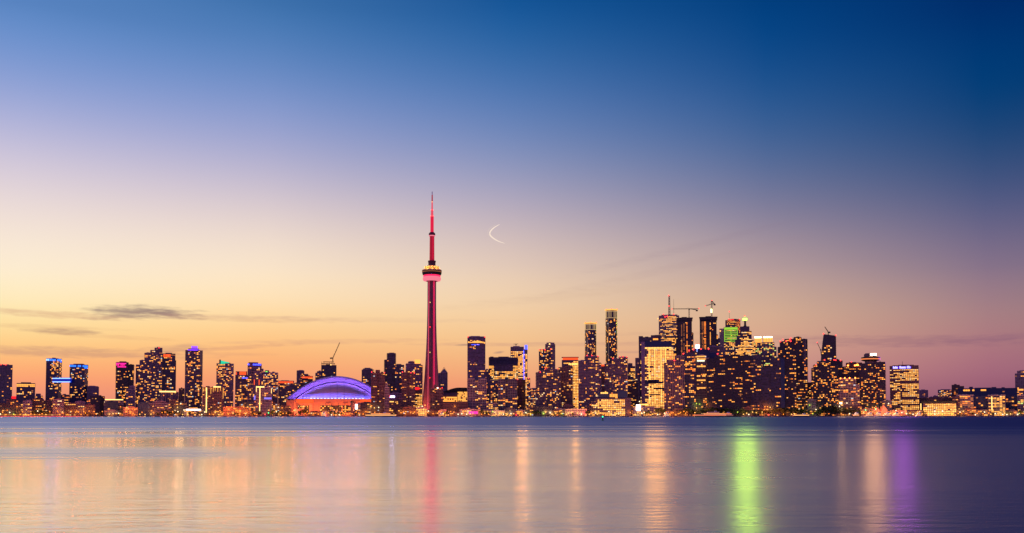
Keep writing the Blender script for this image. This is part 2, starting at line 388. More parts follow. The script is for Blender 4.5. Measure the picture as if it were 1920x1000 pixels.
# ------------------------------------------------------------------ water and ground
def water_mat():
    m = bpy.data.materials.new('lake_water'); m.use_nodes = True; t = m.node_tree; t.nodes.clear()
    def n(ty, **k):
        q = t.nodes.new(ty)
        for a, b in k.items(): setattr(q, a, b)
        return q
    def lk(a, b): t.links.new(a, b)
    def mt(op, a, b=None, clamp=False):
        q = n('ShaderNodeMath', operation=op, use_clamp=clamp)
        for i, v in enumerate((a, b)):
            if v is None: continue
            if isinstance(v, (int, float)): q.inputs[i].default_value = v
            else: lk(v, q.inputs[i])
        return q.outputs[0]
    def mr(v, a, b, c, d, sm=True):
        q = n('ShaderNodeMapRange', interpolation_type='SMOOTHSTEP' if sm else 'LINEAR'); lk(v, q.inputs[0])
        for i, x in enumerate((a, b, c, d)): q.inputs[i + 1].default_value = x
        return q.outputs[0]
    tc = n('ShaderNodeTexCoord'); sp = n('ShaderNodeSeparateXYZ'); lk(tc.outputs['Object'], sp.inputs[0])
    X, Y = sp.outputs[0], sp.outputs[1]
    Ym = mt('MAXIMUM', Y, 8)
    ly = mt('LOGARITHM', Ym, 2.718)
    xr = mt('DIVIDE', X, Ym)
    # wind lanes: long patches of ruffled and calm water
    c1 = n('ShaderNodeCombineXYZ'); lk(mt('MULTIPLY', xr, 1.8), c1.inputs[0]); lk(mt('MULTIPLY', ly, 9.0), c1.inputs[1])
    n1 = n('ShaderNodeTexNoise'); lk(c1.outputs[0], n1.inputs['Vector']); n1.inputs['Scale'].default_value = 1; n1.inputs['Detail'].default_value = 4
    c2 = n('ShaderNodeCombineXYZ'); lk(mt('MULTIPLY', xr, 3.2), c2.inputs[0]); lk(mt('MULTIPLY', ly, 40.0), c2.inputs[1])
    n2 = n('ShaderNodeTexNoise'); lk(c2.outputs[0], n2.inputs['Vector']); n2.inputs['Scale'].default_value = 1; n2.inputs['Detail'].default_value = 3
    lane = mt('SUBTRACT', n1.outputs[0], .5); fine = mt('SUBTRACT', n2.outputs[0], .5)
    d = mt('ADD', ly, mt('ADD', mt('MULTIPLY', lane, 1.3), mt('MULTIPLY', fine, .5)))
    far = mr(d, 4.88, 6.0, 0.0, 1.0)                     # ruffled beyond about 130 m
    east = mr(mt('ADD', xr, mt('MULTIPLY', lane, .25)), -.30, .60, 0, 1, False)
    rough = mt('ADD', mt('ADD', .165, mt('MULTIPLY', east, .19)), mt('MULTIPLY', far, .22))
    rough = mt('ADD', rough, mt('MULTIPLY', fine, mt('MULTIPLY', far, .22)))
    rough = mt('ADD', rough, mt('MULTIPLY', lane, .07))
    # one ruffled streak to the west, about 90 to 105 m off
    st = mt('MULTIPLY', mr(mt('ADD', Ym, mt('MULTIPLY', fine, 34)), 80, 92, 0, 1), mr(mt('ADD', Ym, mt('MULTIPLY', fine, 34)), 100, 124, 1, 0))
    st = mt('MULTIPLY', st, mr(mt('ADD', xr, mt('MULTIPLY', lane, .3)), -.36, -.22, 1, 0))
    rough = mt('ADD', rough, mt('MULTIPLY', st, mt('ADD', .13, mt('MULTIPLY', fine, .25))))
    # calm slicks, thin pale lines far out
    def slick(y0, w, x0, x1, k, slope=0):
        a = mt('ABSOLUTE', mt('SUBTRACT', mt('SUBTRACT', Ym, y0), mt('MULTIPLY', X, slope)))
        q = mt('MULTIPLY', mr(a, w * .4, w, 1, 0), mt('MULTIPLY', mr(xr, x0 - .05, x0 + .03, 0, 1), mr(xr, x1 - .05, x1 + .05, 1, 0)))
        return mt('MULTIPLY', q, k)
    for a in ((205, 7, -.60, -.33, .24), (218, 7, -.45, -.20, .12), (330, 14, -.22, .62, .20), (232, 7, -.10, .46, .22, .03), (450, 22, .1, .65, .18), (480, 25, -.6, -.1, .12), (270, 8, -.6, -.3, .12)):
        rough = mt('SUBTRACT', rough, slick(*a))
    rough = mt('MAXIMUM', rough, .13)
    # ripples
    mp = n('ShaderNodeMapping'); lk(tc.outputs['Object'], mp.inputs[0]); mp.inputs['Scale'].default_value = (.35, 1.0, 1)
    n3 = n('ShaderNodeTexNoise'); lk(mp.outputs[0], n3.inputs['Vector']); n3.inputs['Scale'].default_value = 1.1; n3.inputs['Detail'].default_value = 3.5; n3.inputs['Roughness'].default_value = .6
    bp = n('ShaderNodeBump'); lk(n3.outputs[0], bp.inputs['Height']); bp.inputs['Distance'].default_value = .065
    lk(mr(Ym, 25, 125, .9, .06, False), bp.inputs['Strength'])
    dark = mt('MULTIPLY', mt('SUBTRACT', 1.0, mt('MULTIPLY', mr(xr, .12, .52, 0, .62, False), 1.0)), mt('SUBTRACT', 1.0, mt('MULTIPLY', far, mr(xr, -.5, .55, .10, .62, False))))  # weaker reflection to the east and far off, painted into the shader mix
    gl = n('ShaderNodeBsdfGlossy'); gl.distribution = 'GGX'; cm = n('ShaderNodeMix', data_type='RGBA'); lk(far, cm.inputs[0]); cm.inputs[6].default_value = (1, .95, .87, 1); cm.inputs[7].default_value = (.80, .85, 1, 1); lk(cm.outputs[2], gl.inputs['Color']); lk(rough, gl.inputs['Roughness']); lk(bp.outputs[0], gl.inputs['Normal'])  # warm near and blue far reflection painted into the gloss colour
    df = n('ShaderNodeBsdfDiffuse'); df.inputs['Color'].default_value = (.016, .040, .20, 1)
    lw = n('ShaderNodeFresnel'); lw.inputs['IOR'].default_value = 1.9
    mx = n('ShaderNodeMixShader'); lk(mt('MULTIPLY', mt('ADD', lw.outputs[0], .32, clamp=True), dark), mx.inputs[0]); lk(df.outputs[0], mx.inputs[1]); lk(gl.outputs[0], mx.inputs[2])
    o = n('ShaderNodeOutputMaterial'); lk(mx.outputs[0], o.inputs[0])
    return m
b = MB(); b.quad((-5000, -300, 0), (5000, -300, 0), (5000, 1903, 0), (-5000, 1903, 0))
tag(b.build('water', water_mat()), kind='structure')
GR = principled('city_ground', (.06, .05, .05), .9, scale=.02)
b = MB(); b.quad((-5000, 1902.5, GZ), (5000, 1902.5, GZ), (5000, 6000, GZ), (-5000, 6000, GZ)); b.quad((-5000, 1902.5, -3), (5000, 1902.5, -3), (5000, 1902.5, GZ), (-5000, 1902.5, GZ))
tag(b.build('ground', GR), kind='structure')
# quay edge: concrete coping along the shore
b = MB(); b.box(-3000, 3000, 1901.6, 1902.6, -2, GZ + .35, 0); tag(b.build('quay_pavement', CONC_D), kind='structure')

# ------------------------------------------------------------------ coloured lights
C = {
 'cyan': emis('glow_sky_blue', (.02, .14, 1), 2.4), 'blue': emis('glow_blue', (.05, .07, 1), 3.2), 'magenta': emis('glow_magenta', (1, .02, .32), 1.7),
 'violet': emis('glow_violet', (.22, .045, 1), 2.1), 'teal': emis('glow_teal', (.015, .60, .34), 1.2), 'redor': emis('glow_red_orange', (1, .09, .015), 1.3),
 'red': emis('glow_red', (1, .015, .02), 1.4), 'green': emis('glow_green', (.22, 1, .06), 3), 'gold': emis('glow_gold', (1, .62, .18), 2.2),
 'white': emis('glow_white', (1, .85, .75), 9), 'lav': emis('glow_lavender', (.30, .22, 1), 1.0), 'ice': emis('glow_ice', (.22, .42, 1), 2.4),
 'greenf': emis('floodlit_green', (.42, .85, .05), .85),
}
def boxpart(s, name, x0, x1, y0, y1, mat, v0, v1):
    m = (y0 + y1) / 2; b = MB(); b.box(s.u(x0, m), s.u(x1, m), v0, v1, s.z(y1), s.z(y0)); return b.build(name, mat, s.root)
def dashes(s, name, x0, x1, y0, y1, mat, n=8, v=-.9, p=.85, rows=1):
    """a lamp strip broken into segments, one part"""
    b = MB(); m = (y0 + y1) / 2
    for r in range(rows):
        if rows > 1 and b.v: b.build(name, mat, s.root); b = MB()
        ya = y0 + (y1 - y0) * r / rows; yb = y0 + (y1 - y0) * (r + .78 if rows > 1 else 1) / rows
        for i in range(n):
            if random.random() > p: continue
            a = x0 + (x1 - x0) * (i + .06) / n; c = x0 + (x1 - x0) * (i + .94) / n
            if n <= 3: b = MB()
            b.box(s.u(a, m), s.u(c, m), v, v + .4, s.z(yb), s.z(ya))
            if n <= 3: b.build(name, mat, s.root); b = MB()
    return b.build(name, mat, s.root) if b.v else None
def wash(s, x0, x1, y0, y1, col, rad, v=-3.0):
    """unseen area light added so a sign or lit facade reflects on the lake"""
    m = (y0 + y1) / 2; w = s.u(x1, m) - s.u(x0, m); h = s.z(y0) - s.z(y1)
    ld = bpy.data.lights.new('added_reflection_light', 'AREA'); ld.shape = 'RECTANGLE'; ld.size = w; ld.size_y = h; ld.energy = rad * pi * w * h; ld.color = col
    o = bpy.data.objects.new('added_reflection_light', ld); COL.objects.link(o); o.parent = s.root; o.location = ((s.u(x0, m) + s.u(x1, m)) / 2, v, (s.z(y0) + s.z(y1)) / 2); o.rotation_euler = (R(-90), 0, 0)
def crane(kind, label, D, base, jib0, jib1, top, mast_w=.9, counter=None, lights=()):
    """base (px,py) mast foot, top (px,py) mast head, jib from jib0 to jib1"""
    X, Y, Z = pt(base[0], base[1], D); r = empty(kind, (X, Y, Z)); tag(r, label, 'crane')
    P = lambda p: tuple(a - b for a, b in zip(pt(p[0], p[1], D), (X, Y, Z)))
    def lattice(name, a, c, w):
        from mathutils import Vector
        a = Vector(a); c = Vector(c); d = c - a; Ln = d.length; d.normalize(); side = d.cross(Vector((0, 1, 0))).normalized() * w; dep = Vector((0, w, 0))
        m = MB(); k = max(3, int(Ln / (w * 3)))
        for i in (-1, 1):
            for j in (-1, 1): m.bar(a + side * i + dep * j, c + side * i + dep * j, .19)
        for q in range(k):
            p0 = a + d * Ln * q / k; p1 = a + d * Ln * (q + 1) / k; sg = 1 if q % 2 else -1
            m.bar(p0 + side * sg - dep, p1 - side * sg - dep, .2); m.bar(p0 - side * sg + dep, p1 + side * sg + dep, .2)
        return m.build(name, STEEL, r)
    lattice('mast', (0, 0, 0), P(top), mast_w)
    lattice('jib', P(jib0), P(jib1), mast_w * .75)
    t = P(top); m = MB(); m.box(t[0] - 1.4, t[0] + 1.4, -2.5, 1, t[2] - 3.4, t[2] - .6); m.build('cab', STEEL, r)
    if counter:
        q = P(counter); m = MB(); m.box(q[0] - 2.2, q[0] + 2.2, -1.6, 1.6, q[2] - 3.2, q[2] + .4); m.build('counterweight', STEEL, r)
        m = MB(); m.bar(t, q, .7); m.build('counter_jib', STEEL, r)
        m = MB(); hi = (t[0], 0, t[2] + 3); m.bar(hi, P(((jib0[0] + jib1[0]) / 2, (jib0[1] + jib1[1]) / 2)), .15); m.build('tie_rope', STEEL, r)
    for (px, py) in lights:
        m = MB(); m.lathe([(.5, -1.1), (1.1, 0), (.5, 1.1)], 8); o = m.build('warning_light', RED, r); q = P((px, py)); o.location = (q[0], -1.5, q[2])
    return r

# ================================================================== THE SKYLINE, west to east
def ex(s, w):
    s.beads([(2, 684), (8, 683.5), (11, 684)], RED, 1.0)
tower('apartment_tower', 'the pale gridded tower', 'pale gridded concrete tower at the far western edge of the skyline', 2450, [(-22, 7, 684), (6, 22.5, 684.6)], 'pale', lit=.06, run=.2, pal='condo', extra=ex)
def ex(s, w):
    dashes(s, 'crown_light', 31, 65.5, 720.5, 726, E['yellow'], 11, p=.9, rows=2)
tower('office_block', 'the gold-topped low block', 'low block with two golden lit top floors', 2350, [(30.5, 65.5, 719.5)], 'office', lit=.1, run=.3, extra=ex)
s = tower('billboard_block', 'the red-fronted block', 'small block with a glowing red front beside the pale gridded tower', 2380, [(21, 30.5, 744)], 'far', lit=.05)
s.panel('red_screen', 21.5, 30, 743.5, 748, C['red'])
tower('apartment_block', 'the lit-topped low block', 'small low apartment block with lit top floors east of gold-topped block', 2420, [(66, 80, 743), (67, 76, 739)], 'far', lit=.35, pal='amber' if 0 else 'condo')
def ex(s, w):
    wash(s, 86, 115, 673, 677, (.45, .30, 1), 9)
    dashes(s, 'crown_light', 86.5, 92, 673.5, 677, C['ice'], 2, p=1); dashes(s, 'crown_light', 92, 115, 673.5, 677, C['cyan'], 9)
    s.panel('crown_light', 113, 115.3, 676.5, 679.5, C['cyan'])
tower('apartment_tower', 'the western bridged tower', 'taller blue-crowned tower at the west end of the glowing blue skybridge', 2500, [(85.5, 115.2, 672.8, dict(side=.22, th=24))], 'navy', lit=.17, pal='condo', extra=ex, colp=lambda c, r, f: (.08 if c < .35 else .34 if r > .45 else .10) + (.25 if r > .8 and c > .5 else 0))
def ex(s, w):
    dashes(s, 'crown_light', 130.5, 158, 685, 688.3, C['cyan'], 9); dashes(s, 'crown_light', 158, 164.6, 685.5, 691, C['cyan'], 2, rows=1, p=1)
tower('apartment_tower', 'the eastern bridged tower', 'shorter blue-crowned tower at the east end of the glowing blue skybridge', 2500, [(129.8, 164.8, 684, dict(side=.2, th=24))], 'navy', lit=.2, extra=ex)
# sky bridge
X, Y, Z = pt(115, 713, 2492); r = empty('sky_bridge', (X, Y, Z)); tag(r, 'glowing blue skybridge between the two blue-crowned towers', 'bridge')
k = 2492 / F
b = MB(); b.box(-16.5 * k, 17 * k, 0, 8, -6, 6.5, 0); b.build('deck', [emis('bridge_blue', (.0, .02, .5), .8)], r)
for zc in (4.6, -4.6):
    b = MB(); b.box(-16.4 * k, 16.9 * k, -.5, 0, zc - 1.1, zc + 1.1); b.build('light_strip', C['ice'], r)
tower('apartment_block', 'the plain mid-rise', 'plain purple mid-rise touching the east side of the eastern bridged tower', 2520, [(162.5, 185, 726), (163, 183.5, 725)], 'far', lit=.16)
tower('brick_block', 'the maroon slab', 'low maroon slab block below the plain mid-rise', 2300, [(169, 196, 743.5, dict(side=.35, th=30))], 'brick', lit=.05)
tower('apartment_block', 'the block under the bridge', 'low block with lit floors seen below the blue skybridge', 2560, [(113, 131, 741)], 'far', lit=.4)
s = tower('low_rise', 'the low navy hall', 'low navy hall with a string of lights above its roof', 1985, [(196.5, 222, 754)], 'blue', lit=.08, depth=20)
tower('low_rise', 'the deck behind the navy hall', 'low terrace building with a lit roof deck behind the low navy hall', 2100, [(195, 232, 752)], 'far', lit=.2).panel('deck_light', 197, 231, 748.8, 750.5, C['gold'])
def ex(s, w):
    dashes(s, 'crown_light', 217.5, 239.3, 680.5, 690, C['magenta'], 8, rows=3, p=.75)
tower('apartment_tower', 'the pink-crowned tower', 'dark tower with three rows of pink lights on its crown', 2250, [(217, 240, 680.2), (239, 250.5, 684, dict(v0=6))], 'rbalc', lit=.2, extra=ex)
tower('apartment_block', 'the ledge block', 'mid-rise with a pale ledge against the pink-crowned tower', 2150, [(236, 253, 731), (242, 252.5, 724.5)], 'far', lit=.12)
tower('apartment_tower', 'the stair-stepped tower', 'large dark tower climbing eastward in five steps', 2300, [(254, 262, 685), (261, 271, 676.5), (270, 282, 662.5), (281, 290, 657), (289, 303.5, 652.5)], 'condo', lit=.26, extra=lambda s, w: s.beads([(298, 652)], RED), cap=100)
def ex(s, w):
    dashes(s, 'crown_light', 306, 320, 664.5, 670, C['redor'], 3, p=1)
tower('apartment_tower', 'the red-striped tower', 'dark tower with slanted red stripes under its roof', 2330, [(303.5, 328, 664), (327, 329.5, 676.5)], 'navy', lit=.2, run=.55, extra=ex, colp=lambda c, r, f: .45 if .25 < c < .6 else .06)
def ex(s, w):
    boxpart(s, 'crown', 353, 373, 653.5, 657.5, CONC_D, 4, 18)
    boxpart(s, 'crown_light', 359, 370.5, 649, 656, C['violet'], 5, 16); s.panel('crown_light', 352, 375, 655.5, 657.2, C['violet'], v=2)
tower('apartment_tower', 'the violet-crowned tower', 'tall tower with a glowing violet roof box', 2150, [(346.5, 379.5, 657, dict(side=.17, th=22))], 'condo', lit=.3, extra=ex, run=.35, colp=lambda c, r, f: (.42 if c > .72 or .25 < c < .5 else .16) * (1.1 if r < .45 else .9) if not f else .12)
def ex(s, w):
    s.panel('roof_light', 299, 329.5, 733.3, 735.8, C['gold'], v=-2, t=2)
    for px in (302, 305, 310, 319, 322): s.panel('column', px, px + .8, 736, 757, CONC_L, v=-1.6)
tower('apartment_block', 'the gold-roofed block', 'mid-rise with a glowing golden roof edge and pale columns', 2050, [(298.5, 330, 734), (329, 334.5, 736)], 'condo', lit=.16, extra=ex)
tower('apartment_block', 'the small maroon block', 'small maroon block squeezed beside the violet-crowned tower', 2200, [(335, 345.5, 729)], 'brick', lit=.1)
tower('low_rise', 'the stepped navy block', 'low navy block with stepped roof near the shore trees', 1965, [(258, 279, 757.5), (262, 278, 755)], 'blue', lit=.03, depth=18)
tower('low_rise', 'the balcony terrace', 'low pale terrace with balconies behind the shore trees', 1985, [(279.5, 319, 757), (288, 311, 753.5)], 'balc', lit=.13, depth=18)
s = tower('pavilion', 'the white-lit pavilion', 'low pavilion with a bright white lit canopy below the violet-crowned tower', 1960, [(345, 377, 768.5)], 'far', lit=.6, pal='bright', depth=16)
s.panel('canopy_light', 349, 376, 767.6, 769.3, C['white'], v=-2, t=2)
# bright garden residences
def ex(s, w):
    s.panel('light_column', 386, 388, 727, 774, C['gold'], v=-1.2)
    for px, d in ((380.5, 9), (384.5, 7), (395, 12), (399.5, 8), (403, 6), (408, 8), (413, 6), (418, 20)): s.panel('light_column', px, px + .8, 727, 727 + d, E['yellow'], v=-1.3)
    dashes(s, 'roof_light', 400, 417, 724.5, 726.8, C['gold'], 6)
tower('apartment_block', 'the floodlit brick block', 'floodlit orange brick block with glowing vertical light lines', 2000, [(379.5, 398, 727), (397, 419, 726, dict(st='brick', lit=.1))], 'brick', lit=.14, depth=20, extra=ex, run=.1)
def ex(s, w):
    b = MB(); z0, z1, z2 = s.z(682.3), s.z(675.3), s.z(679.5)
    b.prism([(s.u(411, 680), 5), (s.u(430, 680), 5), (s.u(430, 680), 17), (s.u(411, 680), 17)], z0, [z1, z2, z2, z1]); b.build('crown_light', C['teal'], s.root)
    boxpart(s, 'crown', 411, 414, 674.5, 682, CONC_D, 4, 5)
tower('apartment_tower', 'the teal-crowned tower', 'tower with a sloping teal glass lantern on its roof', 2120, [(405.3, 437.8, 682, dict(side=.18, th=22))], 'condo', lit=.34, extra=ex, colp=lambda c, r, f: (.5 if r > .72 else .24) if not f else .08)
def ex(s, w):
    boxpart(s, 'crown', 442, 463.5, 696.5, 704, CONC_D, 2, 16); s.panel('crown_light', 449, 461.5, 697, 703.5, C['redor'], v=1)
    s.panel('crown_light', 442.5, 444, 698, 703.5, C['redor'], v=1); dashes(s, 'light_strip', 454, 463.8, 707.6, 710, C['blue'], 4, p=1)
tower('apartment_tower', 'the orange-crowned tower', 'tower with a glowing red-orange roof box and short blue strip', 2080, [(440.8, 464, 704), ], 'condo', lit=.3, extra=ex)
def ex(s, w):
    boxpart(s, 'crown', 466, 484, 679.5, 683, CONC_D, 2, 14)
    dashes(s, 'crown_light', 464.3, 468, 682.6, 685, C['blue'], 1, p=1); dashes(s, 'crown_light', 474, 489.5, 682.6, 685.2, C['blue'], 5, p=1)
    for px in (476, 485): s.panel('red_light_strip', px, px + 1.6, 712, 722, C['redor'], v=-1.4)
    s.panel('violet_light_strip', 476, 479, 742, 750, C['lav'], v=-1.4)
tower('apartment_tower', 'the blue-banded tower', 'tower with a blue light band and two red vertical strips', 2060, [(464, 474.5, 682.5, dict(v0=4)), (474, 490, 683), (489, 493.5, 692, dict(v0=5))], 'condo', lit=.27, extra=ex)
def ex(s, w):
    boxpart(s, 'crown', 497, 504.5, 694.5, 699, CONC_D, 2, 10); s.panel('green_light', 498, 501.5, 696.8, 700, C['green'], v=1)
tower('apartment_tower', 'the green-lamp tower', 'twin-topped block with one green lamp on its roof box', 2150, [(493, 506.5, 698.5), (506, 521, 699.5)], 'condo', lit=.4, extra=ex, pal='condo')
def ex(s, w):
    s.panel('light_column', 486.3, 487.9, 725, 775, C['gold'], v=-1.2)
    s.panel('light_column', 480.2, 481.2, 727, 735, C['gold'], v=-1.2); s.panel('light_column', 508.5, 509.4, 728, 738, C['gold'], v=-1.2)
    dashes(s, 'roof_light', 480, 499, 724.6, 727, C['gold'], 6); s.panel('violet_light_strip', 495, 509, 745.5, 749, C['lav'], v=-1.2)
tower('apartment_block', 'the violet-banded block', 'pale block with a bright vertical light line and violet band', 1995, [(479.5, 495.5, 727), (495, 509.8, 726.5)], 'pale', lit=.12, depth=20, extra=ex)
def ex(s, w): dashes(s, 'crown_light', 522, 550, 715.4, 718.8, C['redor'], 9, p=1)
tower('apartment_block', 'the long red-crowned block', 'wide mid-rise with a long red light band along the roof', 2200, [(521.5, 551, 715), (550, 560, 719, dict(v0=4))], 'condo', lit=.25, extra=ex)
tower('apartment_tower', 'the stepped tower by the stadium', 'dark tower stepping down eastward behind the stadium roof', 2500, [(556, 570, 695.5), (569, 577.5, 702)], 'condo', lit=.22)
def ex(s, w): dashes(s, 'crown_light', 566, 586, 706.4, 709.6, C['redor'], 5, p=1)
tower('apartment_block', 'the short red-crowned block', 'short block with red roof band just behind the stadium arch', 2380, [(563, 586, 706)], 'brick', lit=.22, extra=ex)
# tower under construction behind the stadium
def ex(s, w):
    for i, px in enumerate((603, 607, 613, 617, 622, 626)):
        boxpart(s, 'column', px, px + .7, 678.5 + (i % 3), 685, CONC_D, 2 + i % 2, 3 + i % 2)
    boxpart(s, 'floor_slab', 602.5, 628, 681.6, 682.3, CONC_D, 1, 20); boxpart(s, 'floor_slab', 606, 626, 678.2, 678.8, CONC_D, 1, 20)
    boxpart(s, 'work_light', 619.4, 621.4, 683.4, 685.2, C['gold'], -.8, 0)
tower('unfinished_tower', 'the unfinished tower', 'unfinished navy tower with open top floors behind the stadium roof', 2500, [(602, 630.5, 685.5)], 'navy', lit=.06, extra=ex)
tower('apartment_tower', 'the tower beside the unfinished one', 'grey-violet tower against the west side of the unfinished tower', 2550, [(591, 602, 700), (594, 602.5, 697)], 'far', lit=.15)
crane('tower_crane', 'luffing crane with raised jib on the unfinished tower behind the stadium', 2510, (624, 680), (624.5, 671), (637, 642.5), (624, 671), counter=(620.5, 671))
# ---- stadium dome
XC = 632; DS = 2120
def stadium():
    k = DS / F; X, Y, _ = pt(XC, 770, DS); r = empty('stadium', (X, Y, GZ), -atan2(X, Y))
    tag(r, 'stadium with a violet floodlit arched roof and orange-lit base', 'stadium')
    zs = pt(XC, 748.5, DS)[2] - GZ; zt = pt(XC, 705.5, DS)[2] - GZ; H = zt - zs; Rx = 94 * k; n = 48
    SH = principled('roof_white', (.36, .30, .44), .6, var=.08)
    def arc(a, h, z, p=1.0): return [(-a + 2 * a * i / n, z + h * (1 - (2 * i / n - 1) ** 2)) for i in range(n + 1)]
    # outer vault, runs back from the arch
    b = MB(); prof = [(0, 1.0), (12, 1.0), (30, .97), (60, .9)]
    for (y0, s0), (y1, s1) in zip(prof, prof[1:]):
        A = arc(Rx * s0, H * s0, zs); B = arc(Rx * s1, H * s1, zs)
        for i in range(n): b.quad((A[i][0], y0, A[i][1]), (A[i + 1][0], y0, A[i + 1][1]), (B[i + 1][0], y1, B[i + 1][1]), (B[i][0], y1, B[i][1]))
    A = arc(Rx * .9, H * .9, zs)
    for i in range(n): b.quad((A[i][0], 60, A[i][1]), (A[i + 1][0], 60, A[i + 1][1]), (A[i + 1][0], 60, zs), (A[i][0], 60, zs))
    b.build('vault_roof', SH, r)
    # arch face, sloping: outer rim back, inner rim forward and lower
    I1 = arc(Rx * .975, H * .93, zs); I2 = arc(Rx * .83, H * .775, zs - 1)
    O = arc(Rx, H, zs)
    b = MB()
    for i in range(n):
        b.quad((O[i][0], 0, O[i][1]), (O[i + 1][0], 0, O[i + 1][1]), (I1[i + 1][0], -6, I1[i + 1][1]), (I1[i][0], -6, I1[i][1]))
    b.build('arch_rim', SH, r)
    b = MB()
    for i in range(n):
        b.quad((I1[i][0], -6, I1[i][1]), (I1[i + 1][0], -6, I1[i + 1][1]), (I2[i + 1][0], -9, I2[i + 1][1]), (I2[i][0], -9, I2[i][1]))
    b.build('arch_face', SH, r)
    G1 = arc(Rx * .81, H * .745, zs - 1)
    b = MB()
    for i in range(n): b.quad((I2[i][0], -9.1, I2[i][1]), (I2[i + 1][0], -9.1, I2[i + 1][1]), (G1[i + 1][0], -4, G1[i + 1][1]), (G1[i][0], -4, G1[i][1]))
    b.build('gutter', BLACK, r)
    # front quarter dome: half ellipsoid bulging to the lake, ribs in it
    b = MB(); m = 14; a, h, dpt = Rx * .80, H * .735, 46
    def P(i, j):
        t = 2 * i / n - 1; ph = pi / 2 * j / m; q = max(0, 1 - t * t)
        # j=0 arch plane, j=m foot line in front
        return (t * a, -4 - dpt * sin(ph) * q ** .5, zs - .5 + h * q * cos(ph) ** .9)
    for j in range(m):
        for i in range(n): b.quad(P(i, j), P(i + 1, j), P(i + 1, j + 1), P(i, j + 1))
    fd = b.build('front_dome', SH, r, smooth=True)
    for i in range(4, n - 3, 4):
        c = MB(); 
        for j in range(m): c.bar(P(i, j), P(i, j + 1), .4)
        c.build('rib', SH, fd)
    # floodlights along the foot of the front dome
    for i in range(3, n - 2, 2):
        p = P(i, m); q = MB(); q.box(p[0] - 2.2, p[0] + 2.2, p[1] - 3.4, p[1] - 2.6, zs - .4, zs + 1.1); o = q.build('floodlight', emis('flood_ice', (.50, .62, 1), 2.2) if abs(i - 24) < 16 else C['lav'], r)
        ld = bpy.data.lights.new('flood_lamp', 'POINT'); ld.energy = 13000; ld.color = (.14, .17, 1); ld.shadow_soft_size = .6
        lo = bpy.data.objects.new('flood_lamp', ld); COL.objects.link(lo); lo.parent = r; lo.location = (p[0], p[1] - 3.6, zs + 1.6)
    # violet lamps in the gutter wash the arch face
    J = arc(Rx * .86, H * .76, zs)
    for i in range(1, n, 2):
        ld = bpy.data.lights.new('arch_lamp', 'POINT'); ld.energy = 5600; ld.color = (.34, .19, 1); ld.shadow_soft_size = .8
        lo = bpy.data.objects.new('arch_lamp', ld); COL.objects.link(lo); lo.parent = r; lo.location = (J[i][0], -20, J[i][1] + 4)
    # base
    CB = principled('stadium_concrete', (.36, .20, .15), .85, var=.15)
    k2 = k; w = 85 * k2
    b = MB(); ring = []
    for i in range(17):
        t = pi * i / 16; ring.append((-cos(t) * w, -sin(t) * 58 + 2))
    ring += [(w, 60), (-w, 60)]
    b.prism(ring, 0, zs - 1.2); b.build('drum_wall', CB, r)
    b = MB(); ring2 = [(x * 1.012, (y - 2) * 1.02 + 2 if y < 50 else y) for x, y in ring]; b.prism(ring2, zs - 1.2, zs - .2); b.build('parapet', CB, r)
    def arcpanel(name, t0, t1, z0, z1, mat, off=1.0, parts=6):
        q = MB()
        for i in range(parts):
            ta = t0 + (t1 - t0) * i / parts; tb = t0 + (t1 - t0) * (i + 1) / parts
            A = (-cos(ta) * (w + off), -sin(ta) * (58 + off) + 2); B = (-cos(tb) * (w + off), -sin(tb) * (58 + off) + 2)
            q.quad((*A, z0), (*B, z0), (*B, z1), (*A, z1)); 
        return q.build(name, mat, r)
    zq = lambda py: pt(XC, py, DS - 50)[2] - GZ
    arcpanel('red_banner', pi * .18, pi * .335, zs - 9.5, zs - 1.6, C['redor'])
    arcpanel('red_banner', pi * .66, pi * .84, zs - 6.5, zs - 1.6, C['redor'])
    for i in range(14):
        t0 = pi * (.2 + i * .044); arcpanel('wall_groove', t0, t0 + .004, 1, zs - 10.5, BLACK, .5, 1)
    for t0, t1 in ((.425, .46), (.54, .575), (.30, .33), (.6, .63)): arcpanel('vent_opening', pi * t0, pi * t1, zs - 10, zs - 7.5, BRICK, .6, 2)
    for t0, t1 in ((.385, .455), (.462, .53), (.54, .61), (.19, .25), (.26, .30)): arcpanel('glazed_bay', pi * t0, pi * t1, 7.5, 23, BLACK, .55, 4)
    for t0, t1 in ((.388, .61), (.195, .30)):
        for row in range(4):
            for i in range(int((t1 - t0) / .0125)):
                if random.random() < .6: a_ = pi * (t0 + i * .0125); arcpanel('window', a_, a_ + pi * .0095, 8.6 + row * 3.8, 10.9 + row * 3.8, E[pick(PAL['office'])], .8, 1)
    for i in range(26):
        for row in range(1):
            if random.random() < .55:
                t0 = pi * (.2 + i * .024); zz = 3.2 + row * 4.4
                arcpanel('window', t0, t0 + pi * .016, zz, zz + 2.4, E[pick(PAL['office'])], .8, 1)
    # west stair tower
    b = MB(); b.box(-w - 8, -w + 26, -22, 20, 0, zs - 3); b.build('stair_tower', CB, r)
    b = MB(); b.box(-w + 10, -w + 36, -40, -22, 0, zs - 22); b.build('entrance_block', CB, r)
    for i in range(9):
        t = pi * (.10 + i * .1); p = (-cos(t) * (w + 13), -sin(t) * 71 + 2)
        q = MB(); q.lathe([(.12, 0), (.1, 12)], 6); lp = q.build('lamp_post', STEEL, r); lp.location = (*p, 0)
        q = MB(); q.lathe([(.3, -.8), (.9, 0), (.3, .8)], 8); o = q.build('lamp', emis('sodium_lamp_small', (1, .36, .06), 4), lp); o.location = (0, 0, 12.5)
        ld = bpy.data.lights.new('base_lamp', 'POINT'); ld.energy = 30000; ld.color = (1, .23, .06); ld.shadow_soft_size = 1.0
        lo = bpy.data.objects.new('base_lamp', ld); COL.objects.link(lo); lo.parent = r; lo.location = (p[0], p[1] - 3, 13)
